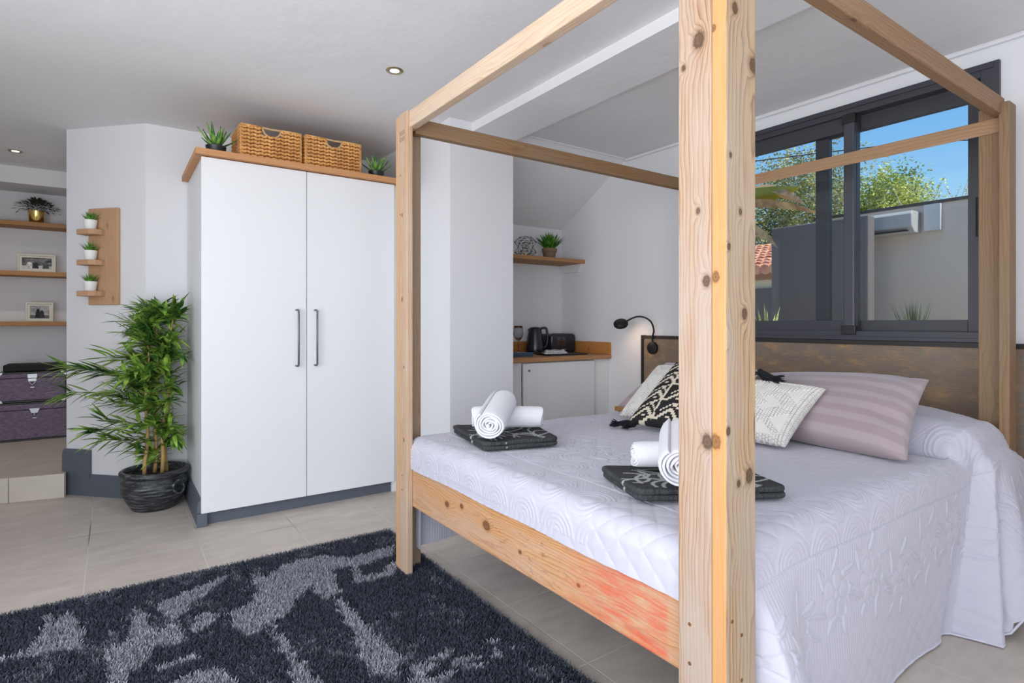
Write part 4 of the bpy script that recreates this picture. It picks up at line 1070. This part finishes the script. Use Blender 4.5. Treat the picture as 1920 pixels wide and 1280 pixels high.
# =================================================================== KITCHENETTE
kt = thing('worktop', 'rustic thick wooden worktop with matching upstand in the kitchen niche', 'worktop', (2.8, 3.66, .86))
MB().box((2.247, 3.352, .862), (XH-.002, 3.988, .895)).build('slab', W_top, kt, bevel=.004)
m = MB(); m.box((2.26, 3.966, .8955), (XH-.022, 3.988, .995)); m.box((XH-.022, 3.356, .8955), (XH-.002, 3.988, .995)); m.build('upstand', W_splash, kt, bevel=.003)
kc_ = thing('base_cabinet', 'white base cabinet with a single door beneath the wooden worktop', 'cabinet', (2.8, 3.66, 0))
m = MB(); m.box((2.247, 3.392, 0), (2.462, 3.98, .861)); m.box((3.186, 3.392, 0), (XH-.002, 3.98, .861)); m.box((2.462, 3.41, .08), (3.186, 3.96, .1)); m.box((2.462, 3.95, .08), (3.186, 3.97, .86)); m.box((2.462, 3.42, .84), (3.186, 3.95, .861)); m.build('carcass', white_lac, kc_)
dd = MB().box((2.470, 3.376, .09), (3.178, 3.394, .852)).build('door', white_lac, kc_, bevel=.001)
MB().tube([(2.515, 3.376, .80), (2.515, 3.366, .80), (2.515, 3.362, .80)], [.005, .009, .008], 14).build('knob', steel, dd, angle=40)
# kettle
kx, ky, kz = 2.93, 3.84, .8955
ke = thing('electric_kettle', 'dark grey electric kettle beside the toaster', 'kettle', (kx, ky, kz))
dk = plain('gloss_charcoal', lin(36, 38, 46), .22)
MB().lathe([(0, 0), (.078, 0), (.080, .004), (.080, .018), (0, .020)], (kx, ky, kz), 36).build('base', blk, ke, angle=40)
MB().lathe([(0, .021), (.078, .021), (.079, .030), (.074, .08), (.064, .15), (.055, .205), (.052, .212), (.048, .214)], (kx, ky, kz), 40).build('body', dk, ke, angle=50)
MB().lathe([(.051, .212), (.045, .219), (.02, .224), (0, .225)], (kx, ky, kz), 32).build('lid', blk, ke, smooth=True)
hv = Vector((.82, -.57, 0))
pts = [Vector((kx, ky, kz+.208))+hv*.045, Vector((kx, ky, kz+.216))+hv*.075, Vector((kx, ky, kz+.205))+hv*.098, Vector((kx, ky, kz+.13))+hv*.106, Vector((kx, ky, kz+.07))+hv*.098, Vector((kx, ky, kz+.045))+hv*.075]
MB().tube(smooth_pts(pts, 5), [.011]*26, 10).build('handle', blk, ke, smooth=True)
c_ = Vector((kx, ky, kz+.19))-hv*.04
MB().add([c_+Vector(q) for q in ((.01, .02, .02), (.01, -.02, .02), (-.02, .014, .018), (-.03, -.0, .018), (0, .015, -.03), (0, -.015, -.03))], [(0, 2, 3, 1), (2, 4, 5, 3), (0, 4, 2), (1, 3, 5), (0, 1, 5, 4)]).build('spout', dk, ke)
p_ = Vector((kx, ky, kz+.055))+Vector((-.25, -.97, 0))*.0765
MB().box((p_.x+.008, p_.y-.001, p_.z-.003), (p_.x+.04, p_.y+.002, p_.z+.002)).build('badge', steel, ke)
# toaster
tx, ty, tz = 3.172, 3.83, .8955
to = thing('toaster', 'dark grey two-slice toaster against the wooden upstand', 'toaster', (tx, ty, tz))
m = MB(); P = []
for (cx, cz, a0) in ((.105, .135, 0), (-.105, .135, 90)):
    for i in range(7): a = R(a0+90*i/6); P.append((tx+cx+.03*math.cos(a), tz+cz+.03*math.sin(a)))
P += [(tx-.135, tz+.012), (tx+.135, tz+.012)]
m.prism(P, ty-.08, ty+.08, 'y').build('body', dk, to, bevel=.012, angle=40)
m = MB(); m.box((tx-.12, ty-.07, tz), (tx+.12, ty+.07, tz+.014)).build('base', blk, to)
m = MB(); m.box((tx-.09, ty-.05, tz+.160), (tx+.09, ty-.022, tz+.1665)); m.box((tx-.09, ty+.022, tz+.160), (tx+.09, ty+.05, tz+.1665)); m.build('slot', blk, to)
MB().box((tx+.134, ty-.02, tz+.10), (tx+.15, ty+.02, tz+.115)).build('lever', blk, to, bevel=.003)
m = MB(); m.box((tx-.08, ty-.084, tz+.06), (tx-.035, ty-.079, tz+.14)); m.box((tx-.03, ty-.084, tz+.06), (tx+.02, ty-.079, tz+.14)); m.build('panel', plain('dark_chrome', lin(90, 90, 96), .15, .9), to, bevel=.002)
MB().box((tx-.02, ty-.083, tz+.03), (tx+.03, ty-.079, tz+.034)).build('badge', steel, to)
# tray, glass, cloth, mat, small machine
tr_o = MB().rbox((2.42, 3.50, .8955), (2.66, 3.64, .925), .012).build('serving_tray', plain('slate_blue', lin(58, 78, 100), .35), None, bevel=.004)
tag(tr_o, 'slate-blue tray carrying the wine glass at the left end of the worktop', 'tray')
gx, gy, gz = 2.555, 3.56, .9255
gg = thing('wine_glass', 'clear stemmed wine glass on the blue tray in front of the kettle', 'glass', (gx, gy, gz))
MB().lathe([(0, .0), (.032, 0), (.032, .002), (.006, .006), (.004, .02), (.0035, .085)], (gx, gy, gz), 28).build('stem', clear_m, gg, smooth=True)
MB().lathe([(.0035, .085), (.012, .092), (.030, .115), (.038, .145), (.036, .18), (.031, .205), (.0295, .205), (.0345, .18), (.0365, .145), (.028, .117), (.010, .095), (0, .093)], (gx, gy, gz), 32).build('bowl', clear_m, gg, smooth=True)
o = MB().rbox((2.80, 3.45, .8955), (3.19, 3.68, .905), .03).build('placemat', plain('black_slate', lin(26, 26, 30), .5), None, bevel=.002); tag(o, 'black slate mat in front of the toaster under the folded tea towel', 'mat')
stripes = lambda u, v: np.where(((np.abs((u*9) % 1-.5) < .06) | (np.abs((v*4) % 1-.5) < .03))[..., None], np.array([.30, .30, .33]), np.array([.62, .62, .64]))
t1 = link('tea_towel', pad((2.735, 3.47, .9135), (2.97, 3.46, .9135), (3.10, 3.63, .9135), (2.86, 3.66, .9135), .016, 8, 60, .02, stripes, lambda u, v: .006*np.sin(u*9)*np.sin(v*5)), attr_mat('striped_linen', .95, .4), smooth=True)
link('fold', pad((2.745, 3.47, .926), (2.95, 3.465, .926), (3.06, 3.62, .926), (2.87, 3.65, .926), .016, 8, 60, .02, stripes, lambda u, v: .008*np.sin(u*7+1)*np.sin(v*4)), t1.data.materials[0], t1, smooth=True)
tag(t1, 'folded grey striped tea towel lying on the black slate mat', 'tea towel')
cm_ = thing('coffee_machine', 'small black coffee machine half hidden by the column at the worktop end', 'coffee machine', (2.60, 3.85, .8955))
m = MB(); m.rbox((2.52, 3.80, .8955), (2.665, 3.95, .925), .02); m.rbox((2.52, 3.88, .925), (2.665, 3.95, 1.03), .02); m.rbox((2.52, 3.80, 1.03), (2.665, 3.95, 1.085), .02); m.build('housing', blk, cm_, bevel=.003)
MB().rbox((2.55, 3.81, .98), (2.655, 3.87, 1.03), .01).build('brew_head', steel, cm_)
MB().box((2.55, 3.808, .926), (2.65, 3.87, .93)).build('drip_tray', steel, cm_)

# niche shelf
ks = thing('corner_shelf', 'rustic wooden shelf high in the kitchen niche on a white wooden bracket', 'shelf', (2.8, 3.83, 1.67))
MB().box((2.247, 3.672, 1.667), (XH-.002, 3.988, 1.698)).build('board', W_shelf, ks, bevel=.003)
m = MB(); m.prism([(3.70, 1.667), (3.985, 1.667), (3.985, 1.60), (3.74, 1.60)][::-1], XH-.024, XH-.002, 'x').build('bracket', wall_m, ks)
# geometric wire lantern
lx, ly, lz = 2.52+.28, 3.80, 1.6985
ln_ = thing('wire_lantern', 'geometric black wire lantern with a glass bulb and brass foot on the niche shelf', 'lantern', (lx, ly, lz))
m = MB(); rings = []
for k, (rr_, zz) in enumerate(((.04, .004), (.092, .04), (.068, .085), (.094, .125), (.052, .165))):
    rings.append([Vector((lx+rr_*math.cos(R(60*i+30*(k % 2))), ly+rr_*math.sin(R(60*i+30*(k % 2))), lz+zz)) for i in range(6)])
for k in range(5):
    for i in range(6):
        if k != 2: m.tube([rings[k][i], rings[k][(i+1) % 6]], .0016, 5)
        if k < 4:
            j = i if k % 2 == 0 else (i+1) % 6
            m.tube([rings[k][i], rings[k+1][i]], .0016, 5); m.tube([rings[k][i], rings[k+1][(i-1) % 6 if k % 2 == 0 else (i+1) % 6]], .0016, 5)
m.build('wire_cage', blkm, ln_)
MB().lathe([(0, 0), (.026, 0), (.026, .01), (.010, .014), (.009, .035), (0, .036)], (lx, ly, lz), 24).build('foot', brass, ln_, angle=40)
MB().lathe([(.008, .034), (.02, .05), (.034, .08), (.032, .105), (.018, .125), (0, .13)], (lx, ly, lz), 24).build('bulb', clear_m, ln_, smooth=True)
# shelf plant
px_, py_, pz_ = 3.07, 3.82, 1.6985
sp_o = thing('potted_fern', 'bright green leafy plant in a brown clay pot on the niche shelf', 'potted plant', (px_, py_, pz_))
MB().lathe([(0, 0), (.046, 0), (.058, .062), (.064, .064), (.066, .092), (.060, .092), (.058, .08), (0, .078)], (px_, py_, pz_), 36).build('pot', plain('brown_clay', lin(122, 100, 80), .85, var=.15), sp_o, angle=40)
m = MB(); rg = random.Random(9)
for i in range(150):
    a = rg.uniform(0, 6.28); tl = rg.random()**.6
    d_ = Vector((math.cos(a)*tl*1.0, math.sin(a)*tl*1.0, 1)); L_ = rg.uniform(.10, .17); b_ = Vector((px_+math.cos(a)*.03*tl, py_+math.sin(a)*.03*tl, pz_+.08))
    e_ = b_+d_.normalized()*L_
    if e_.y > 3.96 or e_.z > 1.95 and False: continue
    m.leaf(b_, d_, (0, 0, 1), L_, .017, .10, .3, 4)
m.build('foliage', leafmat('fern_leaf', lin(30, 78, 22), lin(92, 150, 44), 40), sp_o)

# =================================================================== RUG
def build_rug():
    RX0, RX1, RY0, RY1 = -.80, 1.252, .75, 2.965
    S = RUG_SHAPES
    st = .0045; rng = np.random.RandomState(1)
    gx_ = np.arange(RX0+.006, RX1-.004, st); gy_ = np.arange(RY0+.006, RY1-.004, st)
    X, Y = np.meshgrid(gx_, gy_); X = X.ravel()+rng.uniform(-.003, .003, X.size); Y = Y.ravel()+rng.uniform(-.003, .003, Y.size)
    def inside(px, py, poly):
        c = np.zeros(px.shape, bool); n = len(poly)
        for i in range(n):
            x1, y1 = poly[i]; x2, y2 = poly[(i+1) % n]
            k = ((y1 > py) != (y2 > py)) & (px < (x2-x1)*(py-y1)/(y2-y1+1e-12)+x1); c ^= k
        return c
    def vn(x, y, s, seed):
        g_ = np.random.RandomState(seed).rand(256, 256); xi = np.floor(x/s).astype(int); yi = np.floor(y/s).astype(int); fx = x/s-xi; fy = y/s-yi; fx = fx*fx*(3-2*fx); fy = fy*fy*(3-2*fy)
        q = lambda a, b: g_[a % 256, b % 256]
        return (q(xi, yi)*(1-fx)+q(xi+1, yi)*fx)*(1-fy)+(q(xi, yi+1)*(1-fx)+q(xi+1, yi+1)*fx)*fy
    jx = X+(vn(X, Y, .03, 2)-.5)*.03+rng.normal(0, .004, X.size); jy = Y+(vn(X, Y, .03, 3)-.5)*.03+rng.normal(0, .004, X.size)
    L = np.zeros(X.size)
    for i, p in enumerate(S):
        k = inside(jx, jy, p)
        if i == len(S)-1: k &= (vn(X*.6, Y, .018, 8)*.6+vn(X, Y, .05, 9)*.4) > .5
        L = np.maximum(L, k*1.)
    # same design continues outside the photograph's view
    m2 = (Y < 1.2) | (X < -.42)
    tri = (np.abs(((X+Y*.3)*2.2) % 1-.5)*2 < ((Y*1.7) % 1)*.8)
    L = np.where(m2 & tri & (vn(X, Y, .3, 21) > .45), 1, L)
    mot = vn(X, Y*.5+X*.3, .045, 5)*.5+vn(X, Y, .012, 6)*.5
    streak = (mot > .66)*.35*(vn(X, Y, .25, 7) > .45)
    L = np.clip(L*(.75+.25*(mot > .3))+streak*(1-L), 0, 1)
    edge = np.minimum(np.minimum(X-RX0, RX1-X), np.minimum(Y-RY0, RY1-Y))
    dark = np.array([.052, .059, .080]); mid = np.array([.31, .31, .355])
    v = rng.uniform(.65, 1.35, X.size)[:, None]
    C = (dark+(mid-dark)*L[:, None])*v
    C = np.where((edge < .02)[:, None], np.array([.14, .145, .16])*v, C)
    n = X.size; h = rng.uniform(.013, .021, n)+.003*L; ang = rng.uniform(0, 2*np.pi, n); lean = rng.uniform(.003, .012, n); la = rng.uniform(0, 2*np.pi, n)
    wv = np.array([np.cos(ang), np.sin(ang)])*.0014
    base = np.stack([X, Y, np.full(n, .004)], -1)
    lx_ = np.stack([np.cos(la)*lean, np.sin(la)*lean, h], -1)
    wx = np.stack([wv[0], wv[1], np.zeros(n)], -1)
    P0 = base-wx; P1 = base+wx; P2 = base+lx_*.75+wx*1.15; P3 = base+lx_*.75-wx*1.15; P4 = base+lx_+wx*.5+np.stack([np.cos(la)*.002, np.sin(la)*.002, np.zeros(n)], -1); P5 = P4-wx
    V = np.stack([P0, P1, P2, P3, P4, P5], 1).reshape(-1, 3); o = np.arange(n)*6
    F = np.concatenate([np.stack([o, o+1, o+2, o+3], -1), np.stack([o+3, o+2, o+4, o+5], -1)])
    C6 = np.ones((n, 6, 4)); C6[..., :3] = C[:, None, :]; 
    me = npmesh('pile', V, F, C6.reshape(-1, 4))
    rm = attr_mat('shag_pile', .85, 0); 
    rt = MB().box((RX0, RY0, .0005), (RX1, RY1, .006)).build('shag_rug', plain('rug_backing', lin(40, 42, 52), .95), None)
    tag(rt, 'charcoal and grey shaggy rug with angular shapes on the tiled floor at the bed foot', 'rug')
    link('pile', me, rm, rt)
RUG_SHAPES = [
[(-0.222, 2.68), (-0.204, 2.855), (-0.188, 2.827), (-0.176, 2.723), (-0.149, 2.85), (-0.118, 2.729), (-0.087, 2.528), (-0.098, 2.495), (-0.182, 2.515), (-0.24, 2.529), (-0.301, 2.547), (-0.387, 2.478), (-0.401, 2.569), (-0.253, 2.564)] ,
[(0.069, 2.706), (0.096, 2.628), (0.134, 2.46), (0.129, 2.363), (0.071, 2.225), (0.033, 2.218), (0.004, 2.059), (-0.018, 2.074), (-0.015, 2.251), (-0.026, 2.432), (0.041, 2.439), (0.055, 2.577)] ,
[(0.14, 2.682), (0.317, 2.788), (0.372, 2.834), (0.427, 2.818), (0.342, 2.71), (0.31, 2.673), (0.246, 2.608), (0.195, 2.517), (0.17, 2.576)] ,
[(0.134, 2.46), (0.205, 2.487), (0.209, 2.335), (0.159, 2.322), (0.134, 2.36)] ,
[(0.267, 2.508), (0.348, 2.468), (0.318, 2.424), (0.283, 2.386), (0.241, 2.37)] ,
[(0.12, 2.203), (0.241, 2.218), (0.244, 2.191), (0.128, 2.174)] ,
[(0.265, 2.102), (0.297, 2.067), (0.335, 1.827), (0.269, 1.873)] ,
[(0.749, 2.353), (0.763, 2.322), (0.796, 1.772), (0.761, 1.718), (0.681, 1.749), (0.692, 1.845)] ,
[(0.477, 2.282), (0.486, 2.259), (0.528, 1.814), (0.527, 1.656), (0.462, 1.702), (0.468, 1.857), (0.476, 2.037)] ,
[(0.527, 2.777), (0.553, 2.687), (0.644, 2.796), (0.759, 2.796), (0.834, 2.799), (0.935, 2.701), (1.086, 2.71), (1.17, 2.712), (1.13, 2.62), (0.949, 2.582), (0.817, 2.624), (0.796, 2.448), (0.779, 2.373), (0.702, 2.355), (0.699, 2.429), (0.699, 2.516), (0.591, 2.403), (0.545, 2.304), (0.492, 2.289), (0.436, 2.245), (0.389, 2.238), (0.377, 2.369), (0.378, 2.458), (0.475, 2.504)] ,
[(0.927, 2.638), (0.949, 2.609), (0.902, 2.466), (0.992, 2.451), (1.093, 2.535), (1.034, 2.397), (0.868, 2.409), (0.857, 2.451)] ,
[(0.272, 2.113), (0.297, 2.044), (0.318, 1.962), (0.322, 1.853), (0.15, 1.973), (0.158, 2.08)] ,
[(0.82, 1.741), (1.022, 1.741), (1.137, 1.69), (1.143, 1.626), (1.076, 1.576), (0.947, 1.613), (0.849, 1.59), (0.819, 1.452), (0.657, 1.565), (0.759, 1.653)] ,
]
build_rug()

# =================================================================== OUTSIDE THE WINDOW
struct('ground', MB().box((3.65, -14, -.3), (60, 60, -.05)), plain('garden_paving', lin(200, 188, 170), .9, var=.1))
gw = plain('courtyard_render', lin(206, 192, 180), .85, var=.04); dg_ = plain('dark_render', lin(108, 102, 104), .85, bumpy=.15, scale=60, var=.05)
o = MB().box((5.9, -2.0, -.1), (6.1, 3.0, 2.2)).build('garden_wall', gw); tag(o, 'pale grey courtyard wall seen through the right pane, carrying the air conditioner', 'wall')
MB().box((5.88, -2.0, 2.2), (6.12, 3.0, 2.225)).build('coping', plain('wall_coping', lin(60, 58, 58), .8), o)
o = MB().box((5.3, 2.24, -.1), (5.42, 3.12, 2.08)).build('screen_wall', dg_, None, bevel=.01); tag(o, 'dark grey rendered screen wall outside the left pane', 'wall')
o = MB().box((5.78, .75, .3), (5.89, 1.26, 1.92)).build('reflection_board', plain('reflection_dark_brown', lin(96, 88, 84), .7, var=.2)); tag(o, 'dark brown panel standing in for a reflection in the far right pane', 'panel')  # solid board put in for a dark reflection in the glass
ac = thing('air_conditioner', 'white wall-mounted air conditioner on the courtyard wall outside', 'air conditioner', (5.9, 2.4, 2.0))
m = MB(); P = [(5.898, 1.95), (5.898, 2.14), (5.72, 2.14), (5.69, 2.11), (5.70, 2.0), (5.76, 1.95)]
m.prism(P, 2.06, 2.86, 'y').build('casing', plain('ac_white', lin(176, 174, 174), .5), ac, bevel=.008)
MB().box((5.70, 2.10, 1.963), (5.80, 2.82, 1.972)).build('louvre', blk, ac)
m = MB(); m.box((5.84, 1.90, 1.96), (5.898, 2.02, 2.19)); m.build('pipe_cover', plain('ac_white_b', lin(196, 196, 198), .5), ac)
# house behind the screen wall
hx, hy = 9.4, 5.6
hs = thing('garden_house', 'neighbouring house with terracotta tiled roof behind the dark screen wall', 'house', (hx, hy, 0))
MB().box((9.2, 4.7, -.1), (11.4, 9.5, 2.05)).build('walls', plain('cream_render', lin(206, 194, 170), .85), hs)
MB().box((9.1, 4.6, 1.9), (9.2, 9.6, 2.03)).build('fascia', plain('fascia_timber', lin(150, 112, 80), .8), hs)
MB().box((9.15, 4.9, -.1), (9.2, 7.5, 1.75)).build('shutter', plain('dark_shutter', lin(80, 76, 76), .8), hs)
m = MB(); rows_ = 9; 
for j in range(34):
    yy = 4.6+j*.15
    for i in range(rows_):
        a0 = i/rows_; a1 = (i+1.15)/rows_
        p0 = Vector((8.9+a0*2.6, yy, 2.05+a0*.75)); p1 = Vector((8.9+a1*2.6, yy, 2.05+a1*.75-.02))
        m.tube([p0, p1], [.088, .07], 8)
rfm = N('terracotta_tiles'); rfm.col(rfm.mix(rfm.ramp(rfm.noise(rfm.obj(), 4, 3), [(.35, 0), (.65, 1)]), lin(176, 104, 76), lin(222, 168, 138))); rfm.rough(.85)
m.build('roof', rfm.m, hs)
# trees
def tree(x, y, zc, rx, ry, rz_, n, lab, cols, name='tree', L=.09, trunk_h=None, seed=1, sparse=False):
    t_ = thing(name, lab, 'tree', (x, y, 0), 'trees beyond the courtyard'); rg = random.Random(seed); m = MB()
    br = MB(); br.tube([(x, y, -.05), (x+.05, y, zc*.5), (x, y+.05, zc)], [.12, .08, .05], 8)
    for i in range(26):
        a = rg.uniform(0, 6.28); e_ = (x+math.cos(a)*rx*.6, y+math.sin(a)*ry*.6, zc+rg.uniform(-.3, .6)*rz_)
        br.tube([(x, y, zc*.6), (x+math.cos(a)*rx*.4, y+math.sin(a)*ry*.4, zc), e_], [.04, .02, .006], 5)
    for i in range(n):
        a = rg.uniform(0, 6.28); cz = rg.uniform(-1, 1); q = rg.random()**.33*rg.choice((1, 1, .85, 1.0)); s_ = math.sqrt(1-cz*cz)
        lump = 1+.16*math.sin(a*5+cz*4)+.1*math.sin(a*11+cz*9)
        p_ = Vector((x+rx*q*s_*math.cos(a)*lump, y+ry*q*s_*math.sin(a)*lump, zc+rz_*q*cz*lump))
        d_ = (rg.uniform(-1, 1), rg.uniform(-1, 1), rg.uniform(-.4, 1))
        m.leaf(p_, d_, (rg.uniform(-1, 1), rg.uniform(-1, 1), 1), L*rg.uniform(.6, 1.3), L*.5, .2, .2, 2)
    m.build('crown', leafmat(name+'_leaf_%d' % seed, cols[0], cols[1], 2.2), t_); br.build('trunk', plain('bark_%d' % seed, lin(130, 116, 100), .9), t_)
tree(13.9, 7.5, 3.5, 1.4, 1.75, 2.0, 30000, 'big olive-green tree seen through the left pane', (lin(112, 120, 74), lin(196, 194, 130)), seed=1, L=.085)
tree(9.5, 3.72, 2.6, .7, .62, .88, 17000, 'rounded yellow-green tree above the courtyard wall in the right pane', (lin(120, 140, 56), lin(216, 220, 120)), seed=2, L=.055)
tree(14.2, 10.9, 3.2, 1.4, 1.6, 1.9, 6000, 'tall grey-green tree filling the gap behind the tiled roof', (lin(100, 112, 78), lin(170, 172, 124)), seed=3, L=.13)
# bare sapling twigs
m = MB(); rg = random.Random(8)
for i in range(46):
    bx_ = 7.6; by_ = rg.uniform(2.12, 2.80); z0_ = 2.0; h_ = rg.uniform(.35, .75)
    P = [Vector((bx_, by_, z0_)), Vector((bx_+rg.uniform(-.05, .05), by_+rg.uniform(-.08, .08), z0_+h_*.5)), Vector((bx_+rg.uniform(-.1, .1), by_+rg.uniform(-.18, .18), z0_+h_))]
    m.tube(P, [.006, .004, .002], 4)
    for k in range(16):
        t_ = rg.random(); q = P[1].lerp(P[2], t_); m.leaf(q, (rg.uniform(-1, 1), rg.uniform(-1, 1), rg.uniform(-.3, 1)), (0, 0, 1), rg.uniform(.025, .05), .018, .2, .2, 2)
m.tube([(7.6, 2.45, -.05), (7.6, 2.45, 2.05)], .04, 6); m.tube([(7.6, 2.1, 2.02), (7.6, 2.8, 2.02)], .02, 6)
o = m.build('hedge_shrub', leafmat('pale_twig', lin(176, 172, 150), lin(208, 206, 176))); tag(o, 'sparse pale twiggy shrub above the courtyard wall at the right', 'shrub')
# banana plant with dry leaves close to the window
bn = thing('banana_plant', 'banana plant with yellowing and dry brown leaves hanging outside the left pane', 'plant', (4.6, 3.4, 0))
MB().tube([(4.6, 3.4, -.05), (4.62, 3.4, 1.5), (4.6, 3.35, 2.4)], [.12, .10, .07], 14).build('stem', plain('banana_stem', lin(120, 110, 70), .8), bn, smooth=True)
m = MB(); m.leaf((4.6, 3.3, 2.22), (.1, -1, .10), (.9, 0, .5), .85, .17, .12, .3, 12); m.leaf((4.6, 3.3, 2.3), (.5, 1, .6), (.2, 0, 1), 1.2, .25, .28, .5, 14)
m.build('green_leaf', leafmat('banana_green', lin(120, 130, 44), lin(176, 172, 70), 4), bn)
m = MB(); m.leaf((4.6, 3.1, 2.2), (.05, -1, -.1), (.5, 0, 1), .85, .14, .15, .6, 12); m.leaf((4.6, 3.2, 2.05), (0, -1, -.25), (.8, 0, .6), .70, .13, .3, .9, 12); m.leaf((4.62, 2.9, 2.35), (.05, -1, -.35), (.9, 0, .4), .6, .09, .3, .9, 10)
m.build('dry_leaf', leafmat('banana_dry', lin(150, 116, 80), lin(210, 178, 132), 9), bn)
# grasses and agave below the window
def tuft(x, y, z, n, L, w, lab, mat, name, spread=.25, seed=1):
    m = MB(); rg = random.Random(seed)
    for i in range(n):
        a = rg.uniform(0, 6.28); tl = rg.random()
        m.leaf((x+math.cos(a)*.05*tl, y+math.sin(a)*.05*tl, z), (math.cos(a)*tl*spread*2, math.sin(a)*tl*spread*2, 1), (.3, 0, 1), L*rg.uniform(.7, 1), w, .06, .3, 5, 1)
    m.box((x-.1, y-.1, -.05), (x+.1, y+.1, z+.02))
    return tag(m.build(name, mat), lab, 'plant')
tuft(5.2, 1.87, .98, 60, .38, .01, 'thin ornamental grass tuft outside behind the right pane', leafmat('blue_grass', lin(76, 92, 66), lin(116, 128, 92)), 'ornamental_grass', .14, 2)
tuft(4.6, 2.75, .93, 9, .42, .05, 'pale agave spikes outside at the lower left corner of the window', leafmat('agave', lin(150, 168, 90), lin(206, 214, 140)), 'agave_plant', .22, 3)
# overhead cable
o = MB().tube(smooth_pts([(7.0, 6, 3.5), (9.0, 3.2, 3.62), (9.0, 1.2, 3.15), (9.2, -1.5, 2.9)], 6), .008, 6).build('overhead_cable', blk); tag(o, 'thin overhead cable crossing the sky in the right pane', 'cable')
